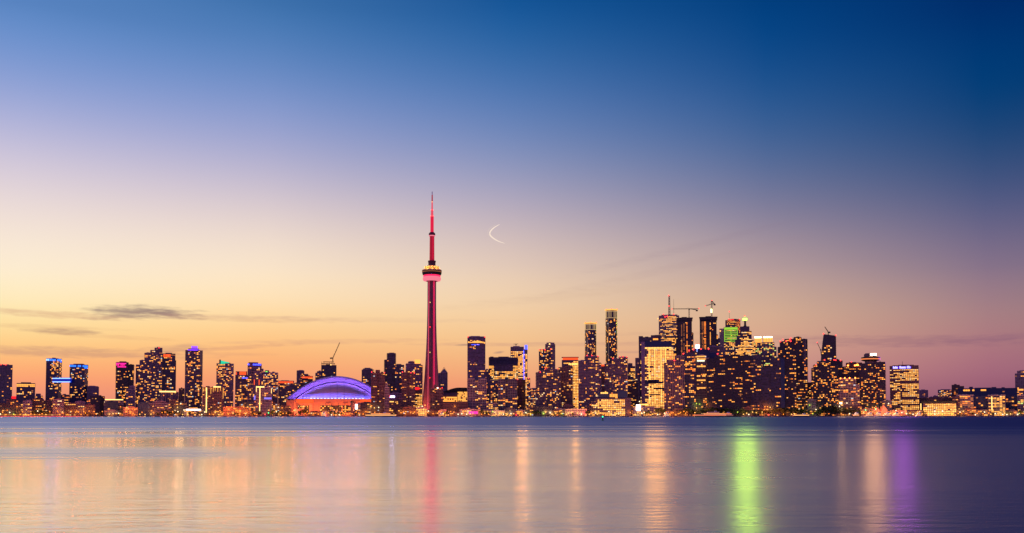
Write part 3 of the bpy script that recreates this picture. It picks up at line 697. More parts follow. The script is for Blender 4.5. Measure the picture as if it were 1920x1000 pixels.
stadium(); BLD.append((543, 697, DS - 60, 'the stadium'))
tower('apartment_tower', 'the tower behind the stadium', 'violet tower with a few lit floors rising behind the stadium east end', 2400, [(678, 701, 694), (680.5, 698, 692)], 'condo', lit=.2)
def ex(s, w): s.beads([(697, 698), (721, 699)], RED, .9)
tower('apartment_tower', 'the brown condominium', 'dark brown condominium with a raised centre in front of the stadium', 2030, [(696, 706.5, 701), (704, 712, 694.5, dict(v0=3)), (711, 721.5, 700)], 'brick', lit=.17, extra=ex, run=.5)
tower('apartment_tower', 'the slim high tower', 'slim tall tower with toothed balconies and a blank roof box', 2350, [(720.5, 727.5, 675, dict(v0=8)), (725.7, 741.5, 663, dict(st='balc'))], 'balc', lit=.09, colp=lambda c, r, f: .28 if .4 < c < .8 and r < .85 else .03)
tower('apartment_tower', 'the navy tower', 'navy tower immediately east of the slim high tower', 2300, [(740.5, 757.5, 685), (743, 752, 683.5)], 'navy', lit=.17)
s = tower('church_tower', 'the pale narrow turret', 'pale narrow floodlit turret at the foot of the slim tower', 2000, [(721.5, 729.5, 727), (723, 726.5, 719)], 'pale', lit=0, depth=10)
s = tower('low_rise', 'the dark low block with yellow sign', 'low dark block with a yellow rooftop sign', 1975, [(730, 741, 753), (740, 756, 752)], 'rbalc', lit=.12, depth=18)
s.panel('yellow_sign', 730.5, 738.5, 752.6, 754.4, E['hot'], v=-1.2)
s = tower('low_rise', 'the neon corner block', 'low purple block with a bright white and blue neon sign', 2090, [(729, 757, 738)], 'far', lit=.25, depth=18)
s.panel('neon_sign', 731, 740, 742.5, 745.5, emis('neon_white', (.6, .6, 1), 6), v=-1.5); wash(s, 731, 740, 742, 746, (.40, .4, 1), 38); s.panel('neon_sign', 729, 732, 742, 744.5, C['red'], v=-1.6)
def ex(s, w): boxpart(s, 'crown_light', 777.5, 787.8, 674.5, 682, E['yellow'], -.6, 10)
tower('apartment_tower', 'the tower with a yellow roof box', 'pale-banded tower with a glowing yellow box on its roof', 2250, [(761, 777.5, 682.5), (765.5, 777.5, 678.5, dict(v0=3)), (777, 788.5, 682.5), (788, 792, 685, dict(v0=6))], 'balc', lit=.14, extra=ex)
def ex(s, w): s.beads([(754.5, 698), (770.5, 699), (777, 699.5)], RED, .9)
tower('apartment_tower', 'the second brown condominium', 'dark brown condominium with raised centre just west of the needle tower', 2030, [(753.5, 762, 699), (760.5, 768.5, 695.5, dict(v0=3)), (768, 778, 700)], 'brick', lit=.17, extra=ex, run=.5)
def ex(s, w):
    b = MB(); b.lathe([(.01, -3.4), (5.5, -2), (6.4, 0), (5.5, 2), (.01, 3.4)], 20); o = b.build('oval_sign', C['red'], s.root); o.location = s.at(781.5, 728.8, -1.5); o.scale = (1.2, .15, 1)
tower('office_block', 'the office with a red oval sign', 'low office with bright floors and a red oval sign', 2120, [(776.5, 791.5, 727), ], 'brick', lit=.85, run=.8, pal='bright', extra=ex, rowp=lambda r: .98 if r < .75 else .2)
s_ = None
def ex(s, w): s.beads([(821, 727), (829, 727.5)], RED, .8); s.beads([(820.5, 727.8)], C['white'], 1.2)
tower('apartment_tower', 'the third brown condominium', 'dark brown condominium with raised centre just east of the needle tower', 2030, [(806.5, 815, 729), (813.5, 820.5, 722.5, dict(v0=3)), (820, 830.5, 727.5)], 'brick', lit=.18, extra=ex, run=.5)
def ex(s, w):
    u0, u1, um = s.u(826.5, 697), s.u(838.8, 697), s.u(832.6, 697); b = MB(); z0, z1 = s.z(698.8), s.z(690.5)
    n = len(b.v); b.v += [(u0, .5, z0), (u1, .5, z0), (um, 8, z1), (u0, 18, z0), (u1, 18, z0)]; b.f += [(0, 1, 2), (1, 4, 2), (4, 3, 2), (3, 0, 2)]; b.m += [0] * 4
    b.build('peaked_roof', CONC, s.root)
    f = MB(); e0 = (u0, -.4, z0); e1 = (u1, -.4, z0); tp = (um, -.4, z1 + 3); f.bar(e0, tp, .35); f.bar(tp, e1, .35); f.build('gable_frame', CONC_D, s.root)
tower('office_tower', 'the peaked tower', 'office tower with a pointed gable roof east of the needle tower', 2650, [(822, 826.5, 700, dict(v0=4)), (826, 839, 699)], 'grid', lit=.2, pal='office', extra=ex, rowp=lambda r: 1 if r < .55 else .15)
# arena, low buildings east of the tower
def arena():
    s = Bld('arena', 'low arena with a dark curved roof and lit upper concourse', 2150, 829, 877, 'the arena'); w = MB()
    w.box(s.u(829), s.u(878), 0, 60, 0, s.z(735), 0); w.build('wall', [CONC_D], s.root)
    b = MB(); n = 20; x0, x1 = s.u(829), s.u(878)
    for i in range(n):
        f = lambda t: s.z(736) + (s.z(727) - s.z(736)) * min(1, sin(pi * min(1, t * 1.1) * .62) * 1.05)
        a, c = i / n, (i + 1) / n; b.box(x0 + (x1 - x0) * a, x0 + (x1 - x0) * c, -1, 60, s.z(736), f((a + c) / 2))
    b.build('curved_roof', BLACK, s.root)
    dashes(s, 'lit_concourse', 830, 857, 744.5, 754, E['amber'], 12, rows=3, v=-2, p=.85)
    dashes(s, 'lit_concourse', 858, 877, 735, 753.5, E['yellow'], 10, rows=7, v=-3, p=.85)
arena()
s = tower('warehouse', 'the mauve blank-walled hall', 'long blank mauve hall on the shore in front of the arena', 2010, [(830.5, 853, 757.5), (852, 877, 754.5)], 'brick', lit=0, depth=30)
tower('restaurant', 'the pink-lit restaurant', 'low restaurant with pink lights along the waterfront', 1945, [(862, 901, 768.5)], 'far', lit=.6, pal='condo', depth=14).panel('pink_sign', 879, 896, 771.5, 776.5, C['magenta'], v=-2)
# ---- central towers
def ex(s, w):
    s.beads([(877.5, 631.8), (909, 631.8)], RED, 1.2)
    b = MB(); 
    for i in range(12):
        a = 877.5 + i * 2.7; y0 = 638.5 + (0 if 3 < i < 9 else 2) + (i % 3) * .6; m = 640; b.box(s.u(a, m), s.u(a + 2.4, m), -.9, -.3, s.z(643.2), s.z(y0))
    b.build('crown_light', E['yellow'], s.root); s.panel('blue_light', 884, 899, 646.2, 647, C['blue'], v=-.8)
tower('apartment_tower', 'the yellow-louvred tower', 'tall slab tower with a yellow lit louvre band under its roof', 2300, [(876.5, 909.8, 631.8)], 'condo', lit=.12, run=.6, extra=ex)
tower('office_tower', 'the slim pale tower', 'slim pale tower squeezed between the yellow-louvred tower and wide office', 2500, [(909.5, 918, 694)], 'far', lit=.1)
def ex(s, w):
    b = MB()
    for i in range(5): b.box(s.u(916, 677), s.u(971, 677), -.9, -.2, s.z(673.5 + i * 2.4), s.z(672.6 + i * 2.4))
    b.build('crown_louvre', NAVYP, s.root)
tower('office_block', 'the wide navy-topped office', 'wide office with a blank navy top and bright yellow floors', 2350, [(916.5, 927, 670.6, dict(v0=3)), (926, 961.5, 684.5, dict(v0=-6)), (926.5, 971, 670.6, dict(v0=4))], 'office', lit=.72, run=.75, pal='office', extra=ex, rowp=lambda r: 1 if r < .86 else 0)
def ex(s, w):
    wash(s, 970, 988, 664, 740, (1, .42, .08), 7)
    s.panel('blue_light_line', 981.3, 982.7, 657, 735, C['blue'], v=-1.6)
    b = MB(); u0, u1 = s.u(984, 650), s.u(989, 650); b.prism([(u0, 1), (u1, 1), (u1, 6), (u0, 6)], s.z(657), [s.z(650), s.z(652), s.z(647), s.z(647)]); b.build('blue_fin', C['blue'], s.root)
tower('office_tower', 'the gold and blue tower', 'bright golden tower with a vertical blue light line', 2600, [(957.5, 982, 651, dict(pal='bright')), (981.5, 988.8, 656)], 'grid', lit=.82, run=.3, pal='office', extra=ex, rowp=lambda r: .96 if r < .93 else 0)
crane('roof_crane', 'small crane on the roof of the gold and blue tower', 2610, (967.5, 651), (963, 645.5), (971.5, 645), (967.5, 645.5), mast_w=.5)
def ex(s, w):
    s.beads([(991, 709.5)], RED, 1)
tower('apartment_block', 'the narrow lit tower', 'narrow lit tower tucked behind the gold and blue tower', 2500, [(988, 994, 710)], 'far', lit=.5, extra=ex)
tower('apartment_block', 'the far low block', 'low far block in the gap between golden tower and round-cornered condos', 2900, [(993.5, 1006.5, 729)], 'far', lit=.4)
def ex(s, w): boxpart(s, 'roof_box', 890, 896.5, 707.5, 713, NAVYP, -.9, 8)
tower('apartment_tower', 'the white-framed condominium', 'white-framed condominium with a notched top below the yellow-louvred tower', 2030, [(876.3, 891, 711), (890.5, 897, 713, dict(v0=3)), (896.5, 912, 711.5)], 'grid', lit=.2, extra=ex)
def ex(s, w): boxpart(s, 'roof_box', 947, 952.3, 707.5, 713, NAVYP, -.9, 8)
tower('apartment_tower', 'the second white-framed condominium', 'white-framed condominium with a notched top below the wide office', 2030, [(934, 947.5, 712), (947, 953, 713, dict(v0=3)), (952.5, 969.5, 711.5)], 'grid', lit=.2, extra=ex)
tower('brick_block', 'the red brick tower', 'plain red brick tower in front of the gold and blue tower', 2060, [(968.5, 984.5, 712.5, dict(side=.3, th=28))], 'brick', lit=.07, extra=lambda s, w: s.beads([(970, 711.5)], RED, 1))
tower('apartment_tower', 'the condominium between white frames', 'dark condominium between the two white-framed condominiums', 2120, [(911, 935, 714)], 'condo', lit=.3)
# ---- central east
tower('apartment_tower', 'the tower with one roof lamp', 'slim tower with a lamp on its rounded top', 2600, [(1022.5, 1041, 646), (1025, 1039.5, 643.3)], 'pale', lit=.14, extra=lambda s, w: s.beads([(1030.5, 645.4)], C['gold'], 1.8))
tower('apartment_tower', 'the red-cornered tower', 'navy tower with red lamps on its roof corners', 2500, [(1010.5, 1033, 656.3)], 'navy', lit=.28, extra=lambda s, w: s.beads([(1011, 656), (1016, 656), (1022, 656.3), (1032.5, 655)], RED, 1.2))
tower('apartment_tower', 'the broad balconied condominium', 'broad condominium with banded balconies below the red-cornered tower', 2025, [(1005, 1011, 699), (1010, 1024, 696.5), (1022.5, 1046, 693), (1045, 1051.5, 700)], 'balc', lit=.22, extra=lambda s, w: s.beads([(1013, 698), (1023, 691), (1046, 691.5)], RED, .9))
def ex(s, w):
    boxpart(s, 'crown_light', 1055, 1084, 671, 675, C['redor'], -.6, 14); s.panel('roof_edge', 1053, 1085, 669.6, 670.8, CONC_D, v=-2, t=18)
    wash(s, 1073, 1084, 681, 760, (1, .42, .08), 5.5)
    dashes(s, 'light_floor', 1060, 1083, 681.5, 684.5, E['hot'], 4)
tower('office_tower', 'the orange-lit-roof tower', 'tower with an orange glowing roof storey and bright yellow bay', 2250, [(1053.5, 1084.5, 676)], 'office', lit=.3, extra=ex, pal='bright', colp=lambda c, r, f: .93 if c > .62 else .2)
tower('apartment_tower', 'the grey condominium', 'grey condominium standing before the orange-lit-roof tower', 2050, [(1047, 1060, 690), (1059, 1074, 688)], 'brick', lit=.17)
def roundtower(nick, label, D, x0, x1, ytop, ycr, lit):
    s = Bld('round_tower', label, D, x0, x1, nick); xm = (x0 + x1) / 2; rr = (s.u(x1, 700) - s.u(x0, 700)) / 2 * .93
    sg = 28; b = MB(); zt = s.z(ytop); cx, cy = s.u(xm, (ytop + 778) / 2), rr
    b.lathe([(rr, 0), (rr, zt - 3)], sg, 0, cx, cy); fh = 3.5; nf = int((zt - 8) / fh)
    zc = s.z(ycr)
    for i in range(nf):
        z = i * fh
        if z < zc: b.lathe([(rr + .5, z), (rr + .5, z + .5)], sg, 1, cx, cy)
    b.build('wall', [GL_NAVY, CONC_D], s.root)
    m = MB()
    for j in range(sg):
        t = 2 * pi * j / sg; px, py = cx + cos(t) * (rr + .25), cy + sin(t) * (rr + .25)
        if j % 4 == 0: m.bar((px, py, zc), (px, py, zt - 3), .55)
        elif j % 2: m.bar((px, py, zc + 2), (px, py, zt - 4), .3)
    for z in (zc, zt - 6): m.lathe([(rr + .7, z), (rr + .7, z + 1)], sg, 0, cx, cy)
    m.build('crown_light', emis('glow_crown', (1, .62, .28), .75), s.root)
    m = MB(); m.lathe([(rr * .9, zt - 3), (rr * 1.16, zt - 1.6), (rr * 1.16, zt - .4), (rr * .9, zt)], sg, 0, cx, cy); m.build('roof_disc', E['yellow'], s.root)
    s.beads([(x0 + 2, ytop - .8), (xm, ytop - 1.4), (x1 - 1, ytop - .8)], RED, 1.0, v=rr)
    for i in range(1, nf):
        z = i * fh
        if z > zc - 4: break
        on = False
        for j in range(sg):
            t = pi + pi * (j + .5) / sg   # front half
            ph = 1.5 if j < 4 or j > sg - 5 else 1
            on = random.random() < (.35 if on else lit * .45 * ph)
            if on:
                o = bpy.data.objects.new('window', unit_window(pick(PAL['condo']))); COL.objects.link(o); o.parent = s.root; NWIN[0] += 1
                ww = pi * rr / sg * .95; o.rotation_euler = (0, 0, t + pi / 2); o.scale = (ww, .3, 2.5)
                ex_, ey = cos(t) * (rr + .15), sin(t) * (rr + .15); o.location = (cx + ex_ - cos(t + pi / 2) * ww / 2, cy + ey - sin(t + pi / 2) * ww / 2, z + .6)
    return s
roundtower('the shorter round tower', 'shorter of the two round towers with lit glass crowns', 2300, 1096, 1119, 604.5, 618.5, .3)
roundtower('the taller round tower', 'taller of the two round towers with lit glass crowns', 2300, 1134.8, 1158.3, 579.5, 596.5, .25)
tower('apartment_tower', 'the condominium below the shorter round tower', 'broad condominium with banded balconies below the shorter round tower', 2030, [(1085, 1098, 677), (1097, 1122.5, 668.5), (1122, 1127, 681)], 'balc', lit=.2, extra=lambda s, w: s.beads([(1101, 666.5), (1110, 667), (1121, 668)], RED, .9))
tower('apartment_tower', 'the slot tower', 'dark narrow tower with an orange top in a slot between condominiums', 2200, [(1126, 1135, 687)], 'brick', lit=.12).panel('orange_light', 1126.5, 1134.5, 683.8, 687, C['redor'], v=-.8)
tower('apartment_tower', 'the condominium below the taller round tower', 'broad stepped condominium with banded balconies below the taller round tower', 2045, [(1134, 1149, 683), (1147.5, 1162, 673.5), (1161, 1176.5, 670)], 'balc', lit=.22, extra=lambda s, w: s.beads([(1149, 672), (1162, 669), (1168, 669), (1175, 669.5)], RED, .9))
def ex(s, w):
    boxpart(s, 'penthouse', 1121, 1142, 737, 748.5, NAVYP, 6, 22); boxpart(s, 'penthouse', 1158, 1176, 733, 748.5, NAVYP, 5, 22); dashes(s, 'penthouse_light', 1126, 1140, 735.6, 738.4, E['hot'], 4, v=5)
    dashes(s, 'penthouse_light', 1143, 1158, 739, 745, E['amber'], 3, v=4, rows=3)
tower('office_block', 'the lit glass office', 'glass office on the quay with rows of bright yellow windows', 1975, [(1109, 1118, 754), (1117, 1172, 748), (1171, 1183, 747.5, dict(lit=0))], 'office', lit=.8, run=.8, pal='bright', depth=24, extra=ex)
tower('office_block', 'the banded dark office', 'dark office with bright bands west of the big golden office', 2500, [(1177, 1191, 687.5), (1177.5, 1186, 682)], 'office', lit=.55, run=.85, pal='office')
tower('brick_block', 'the orange-lit brick block', 'narrow brick block washed with orange light west of the golden office', 2250, [(1177, 1184, 733), (1183.5, 1196, 716)], 'brick', lit=.3, pal='right')
tower('office_tower', 'the purple slab', 'plain purple slab peeking out west of the golden office', 2450, [(1191.5, 1199, 672)], 'far', lit=.08)
tower('office_tower', 'the tower behind the golden office', 'dark stepped office tower directly behind the big golden office', 2500, [(1198, 1206, 631), (1205, 1222, 633), (1221, 1240, 629.5)], 'office', lit=.12, pal='office', extra=lambda s, w: dashes(s, 'light_floor', 1222, 1234, 635, 638, E['amber'], 5),
      colp=lambda c, r, f: .6 if r < .82 and c > .3 else .02)
def ex(s, w):
    boxpart(s, 'roof_screen', 1209, 1259.5, 640, 651, NAVYP, -1.5, 18)
    boxpart(s, 'side_wall', 1202.5, 1209.5, 641, 770, CONC, -.4, 20)
    dashes(s, 'light_floor', 1209, 1259, 651.4, 654, E['hot'], 9, p=1)
    for px, y0, y1 in ((1224, 712, 718), (1218, 714, 720), (1232, 716, 719.5), (1226, 739, 741), (1234, 727, 730)):
        s.panel('dark_floor', px - 9, px + 12, y0, y1, NAVYP, v=-1.3)
    b = MB()
    for px in (1216.5, 1227.5, 1239, 1247.5):
        m = 700; b.box(s.u(px, m), s.u(px + 1.2, m), -1.0, -.6, s.z(757), s.z(653))
    b.build('light_column', E['hot'], s.root); wash(s, 1210, 1258, 653, 757, (1, .42, .08), 5)
tower('office_tower', 'the big golden office', 'big office blazing golden on every floor under a navy roof screen', 2150, [(1209, 1263, 651)], 'grid', lit=.93, run=.9, pal='bright', extra=ex, depth=30, wfrac=.94)
s = tower('low_rise', 'the podium of the golden office', 'low podium with glowing white screen at foot of the golden office', 1990, [(1186, 1246, 765)], 'far', lit=.5, pal='bright', depth=20)
s.panel('white_screen', 1193, 1200.5, 759, 770, C['white'], v=-2); s.panel('canopy_light', 1199, 1215, 757.5, 760, E['hot'], v=-2, t=3)
# bank tower with antenna
def ex(s, w):
    x = 1255; u = s.u(x, 575); b = MB()
    for i in (-1, 1):
        for j in (-1, 1): b.bar((u + i * 2.3, 10 + j * 2.3, s.z(590)), (u + i * 1.4, 10 + j * 1.4, s.z(553.5)), .6)
    for k in range(12):
        z = s.z(590) + (s.z(553.5) - s.z(590)) * k / 12; b.box(u - 2.4, u + 2.4, 7.6, 12.4, z, z + 2.2)
    b.build('antenna', CONC_D, s.root)
    b = MB(); u = s.u(1263.3, 575); b.bar((u, 10, s.z(591)), (u, 10, s.z(560.5)), .55, 0, .25); b.build('mast', STEEL, s.root)
    s.beads([(1253.7, 554.5), (1254, 574.3), (1244, 589.5), (1263, 589.5), (1247, 594), (1251, 593.5)], RED, 1.5)
    s.beads([(1233.5, 597.5)], E['hot'], 1.6)
    boxpart(s, 'roof_box', 1240, 1270, 590, 593, CONC_D, 4, 24)
tower('office_tower', 'the antenna bank tower', 'tall pale bank tower carrying a thick white antenna', 2745, [(1236, 1274, 592.5, dict(bot=624)), (1236, 1247, 624, dict(v0=.9)), (1246.5, 1275, 625, dict(v0=3))], 'pale', lit=.55, run=.6, pal='office', extra=ex, rowp=lambda r: .85 if r > .05 else 1)
tower('office_tower', 'the office below the antenna tower', 'black office with one bright band below the antenna bank tower', 2500, [(1246, 1274, 633)], 'office', lit=.55, run=.6, pal='office', rowp=lambda r: 1 if r > .9 or .3 < r < .8 else .3)
# towers under construction
def buildup(nick, label, D, x0, x1, ytop, shoulders, cols_, glow):
    def ex(s, w):
        b = MB(); zt = s.z(ytop); uL, uR = s.u(x0, 640), s.u(x1, 640)
        b.box(uL - 2, uR + 2, -2, 27, zt - 9, zt - 3); b.box(uL + 1, uR - 1, 0, 25, zt - 12, zt - 8.9); b.box(uL - 3, uR + 3, -3, 28, zt - 3, zt - 2)
        b.build('formwork_crown', STEEL, s.root)
        for c0, wd, key in cols_:
            m = 650; q = MB(); n = 44; z0 = s.z(700); z1 = zt - 13
            for i in range(n):
                if random.random() < .8: zz = z0 + (z1 - z0) * i / n; q.box(s.u(c0, m), s.u(c0 + wd, m), -1.1, -.7, zz, zz + (z1 - z0) / n * .72)
            q.build('work_light_column', E[key], s.root)
    tower('unfinished_tower', nick, label, D, [(x0, x1, ytop + 2)] + shoulders, 'rbalc', lit=.04, extra=ex, pal='right')
buildup('the western unfinished tower', 'unfinished tower with crane and thin columns of work lights', 2300, 1271, 1297, 594.5, [(1268.5, 1277, 638, dict(st='rbalc')), (1295, 1300, 624.5, dict(lit=.4))], [(1277.5, 1.6, 'dim'), (1282, 1.4, 'dim'), (1287.3, 1.9, 'orange')], 1)
buildup('the eastern unfinished tower', 'unfinished tower with crane and one broad column of orange light', 2300, 1313.5, 1343.5, 593, [], [(1318, 1.4, 'dim'), (1320.6, 3.2, 'orange'), (1331.3, 1.5, 'amber'), (1316.2, 1.2, 'dim')], 1)
crane('tower_crane', 'hammerhead crane with a long level jib on the western unfinished tower', 2310, (1292, 596), (1259, 579.5), (1310.5, 579.3), (1292, 579), counter=(1306.5, 581.5), lights=[(1259.8, 580), (1310.4, 578.8)])
crane('tower_crane', 'crane with a short tilted jib on the eastern unfinished tower', 2310, (1334.5, 594), (1321.5, 574), (1340, 569), (1334.6, 564), mast_w=1.2, counter=(1339.8, 570.5), lights=[(1334.7, 564), (1322.4, 573.8)])
m_ = MB(); m_.box(-1.6, 1.6, 0, 1, -4.5, 4.5); o = m_.build('work_lamp', emis('work_lamp', (.85, 1, .35), 6)); o.location = pt(1334, 583, 2300); tag(o, 'yellow-green work lamp glowing at the foot of the short-jib crane', 'lamp')
tower('office_tower', 'the stepped navy tower', 'navy tower stepping down behind the eastern unfinished tower', 2450, [(1343, 1347, 628), (1345.5, 1350.5, 635), (1349, 1353, 650)], 'navy', lit=.2)
tower('office_block', 'the cream slim block', 'slim cream block west of the green floodlit tower', 2400, [(1346, 1356, 650), (1353, 1360, 655)], 'pale', lit=.2)
s = tower('office_block', 'the sign tower', 'small block with a bright white rooftop sign between unfinished towers', 2250, [(1300, 1313, 655)], 'far', lit=.3)
s.panel('white_sign', 1304, 1311.5, 646.5, 653.5, emis('sign_pink_white', (1, .62, .5), 5), v=0); s.panel('blue_sign', 1306.5, 1308, 653.5, 660, C['ice'], v=-.8); s.beads([(1304, 646), (1310, 646)], RED, 1)
tower('office_block', 'the navy roofed block', 'blank navy block with red roof lamps below the eastern unfinished tower', 2130, [(1308, 1331, 656), (1330, 1346, 663)], 'blue', lit=.02, extra=lambda s, w: s.beads([(1314.5, 654.5), (1328.5, 654.5), (1345.5, 664)], RED, 1.4))
s = tower('unfinished_block', 'the striped unfinished block', 'low unfinished floors with pale slab edges below eastern unfinished tower', 2180, [(1330, 1345, 650)], 'balc', lit=0)
tower('office_block', 'the small office with red lamps', 'small lit office between the two unfinished towers', 2160, [(1290, 1307, 661)], 'office', lit=.5, pal='office', extra=lambda s, w: s.beads([(1281.5, 663.5), (1292, 657.5), (1300, 655.5)], RED, 1.6))
tower('apartment_tower', 'the ribbed condominium', 'tall dark condominium with pale vertical ribs east of the golden office', 2030, [(1245.5, 1252, 681), (1251, 1267, 676, dict(v0=2)), (1266, 1283, 668)], 'fin', lit=.24, pal='right', extra=lambda s, w: s.beads([(1258, 671), (1264.5, 676)], RED, 1.3))
tower('apartment_tower', 'the navy condominium', 'navy glass condominium with orange windows beside the ribbed condominium', 2045, [(1282, 1304.5, 664.5), (1288, 1303, 662.5, dict(v0=4))], 'navy', lit=.3, run=.55, pal='right')
def ex(s, w):
    for y in (667.5, 672.5, 686, 704, 712, 726.5): dashes(s, 'light_floor', 1306.5, 1323, y, y + 2.4, E['yellow'], 5, p=.95)
    s.panel('light_floor', 1307, 1321, 675.5, 678, emis('pale_strip', (.8, .85, .55), 2), v=-1.3)
tower('office_block', 'the light-banded office', 'office crossed by bright horizontal light bands west of black condominium', 2080, [(1303.5, 1325, 667), (1324.5, 1331, 672)], 'pale', lit=.1, extra=ex)
tower('apartment_tower', 'the huge black condominium', 'huge black condominium wall with scattered orange windows', 2025, [(1326, 1341, 673), (1340, 1360, 669), (1359, 1393, 668), (1392, 1407, 667.5, dict(v0=-1))], 'rbalc', lit=.15, run=.6, pal='right', cap=100)
tower('apartment_tower', 'the black condominium annex', 'black condominium with large orange windows east of the huge black one', 2040, [(1406.5, 1427, 667.8, dict(lit=.2)), (1426, 1446, 690, dict(lit=.05))], 'navy', lit=.13, run=.6, pal='right')
# financial district behind
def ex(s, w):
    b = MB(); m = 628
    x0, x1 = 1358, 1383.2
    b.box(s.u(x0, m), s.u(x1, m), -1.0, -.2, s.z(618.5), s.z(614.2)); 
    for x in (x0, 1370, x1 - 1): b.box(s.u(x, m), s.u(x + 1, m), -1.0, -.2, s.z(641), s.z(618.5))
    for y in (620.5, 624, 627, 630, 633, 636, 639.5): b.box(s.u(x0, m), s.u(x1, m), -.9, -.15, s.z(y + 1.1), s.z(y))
    b.build('green_facade', C['greenf'], s.root)  # green floodlight put into these facade bars as glow
    s.panel('side_wall', 1349.5, 1358, 616, 770, CONC_L, v=.2, t=20); s.beads([(1350.5, 620.5)], E['hot'], 1.8)
tower('office_tower', 'the green floodlit tower', 'office tower whose upper floors are floodlit bright green', 2750, [(1358, 1383.3, 614.2)], 'grid', lit=.55, run=.5, pal='office', extra=ex, rowp=lambda r: .95 if r < .84 else .5)
def ex(s, w):
    s.panel('red_light', 1366, 1376, 598.8, 600.4, C['red'], v=-1.2)
    b = MB(); u = s.u(1367.5, 590); b.bar((u, 8, s.z(600)), (u, 8, s.z(585)), .5, 0, .3); b.build('mast', STEEL, s.root)
    s.beads([(1367.5, 584.3), (1367, 598.8), (1386.5, 599.8)], RED, 1.5)
tower('office_tower', 'the red granite tower', 'dark red tower with red roof lights behind the green floodlit one', 2950, [(1361, 1366, 601), (1365.5, 1389, 599.3)], 'brick', lit=.55, run=.5, pal='right', extra=ex)
def ex(s, w):
    b = MB(); u = s.u(1397, 605); b.lathe([(5.5, s.z(613.5)), (4.2, s.z(611)), (3.0, s.z(609)), (2.8, s.z(601))], 14, 0, u, 12); b.build('beacon_stem', STEEL, s.root)
    boxpart(s, 'green_beacon', 1392.5, 1400.8, 596.2, 600.8, emis('beacon_green', (.40, 1, .09), 4.5), 8, 9); wash(s, 1392.5, 1400.8, 596.2, 600.8, (.52, 1, .07), 980, v=7.5)
    s.panel('beacon_frame', 1392.2, 1401.2, 595.6, 601.4, BLACK, v=9, t=4); s.beads([(1396.7, 592.3)], RED, 2, v=8)
tower('office_tower', 'the stepped beacon tower', 'stepped tower topped by a blazing green beacon', 2650, [(1388.5, 1406, 613, dict(lit=.02, st='office')), (1391, 1410, 622, dict(v0=-3)), (1382, 1410, 630.5, dict(v0=-6)), (1379, 1414, 639, dict(v0=-9)), (1377.5, 1417, 652, dict(v0=-12))], 'office', lit=.62, run=.75, pal='bright', extra=ex)
def ex(s, w):
    for a, c in ((1414.5, 1426.5), (1431, 1447)):
        boxpart(s, 'crown', a, c + 1.5, 633.5, 642.5, E['yellow'], 2, 16)
        boxpart(s, 'crown_light', a + .3, c + .8, 631.3, 633.4, emis('crown_hot', (1, .85, .5), 10), 1, 17)
        m = MB()
        for i in range(6): x = a + (c + 1.5 - a) * (i + .1) / 6; m.box(s.u(x, 638), s.u(x + .5, 638), 1.4, 2, s.z(642.5), s.z(634.5))
        m.build('crown_fin', CONC_D, s.root)
tower('office_tower', 'the twin-crowned tower', 'tower with two glowing yellow-white rooftop crowns', 2650, [(1414, 1430, 642.5, dict(v0=3)), (1429, 1452.5, 642.5), (1452, 1456.5, 651, dict(v0=6))], 'grid', lit=.5, run=.2, pal='grn', extra=ex)
tower('office_block', 'the curved-roof glass block', 'dark green glass block with lit floors below the twin-crowned tower', 2250, [(1424, 1447, 690, ), (1430, 1447, 672, dict(v0=4)), (1436, 1448, 663, dict(v0=8))], 'navy', lit=.5, run=.75, pal='grn')
# dark east condominiums
tower('apartment_tower', 'the red-lamped twin condominium', 'tall black condominium with red roof lamps and a pink vertical seam', 2150, [(1459.5, 1464, 651), (1463.5, 1473, 640.5), (1472, 1491, 636.5), (1489.5, 1503, 633), (1502, 1514.3, 637)], 'rbalc', lit=.2, pal='right',
      extra=lambda s, w: (s.beads([(1463, 640), (1468, 637), (1474, 640), (1481, 636), (1482.5, 640), (1483, 634.5)], RED, 1.5), s.panel('seam_light', 1507.8, 1508.6, 638, 770, CONC_L, v=-1.4), s.panel('seam_light', 1510.6, 1511.3, 638, 770, CONC_L, v=-1.4)))
tower('apartment_tower', 'the navy-seamed condominium', 'black condominium with a plain navy vertical strip, west half', 2030, [(1445, 1453, 674), (1452, 1465, 672)], 'navy', lit=.13, pal='right').panel('navy_strip', 1464, 1471.5, 673, 765, NAVYP, v=-1)
tower('apartment_tower', 'the brown-black condominium', 'brown-black condominium with many small orange windows by the shore trees', 2035, [(1471.5, 1493, 673.5)], 'rbalc', lit=.2, pal='right')
tower('apartment_tower', 'the amber-flecked tower', 'condominium densely flecked with amber below the red-lamped twin', 2080, [(1493, 1514, 712)], 'brick', lit=.4, run=.2)
tower('apartment_block', 'the hazy mid block', 'mid-rise glowing amber in the gap east of the red-lamped twin', 2200, [(1514, 1523.5, 718)], 'brick', lit=.45)
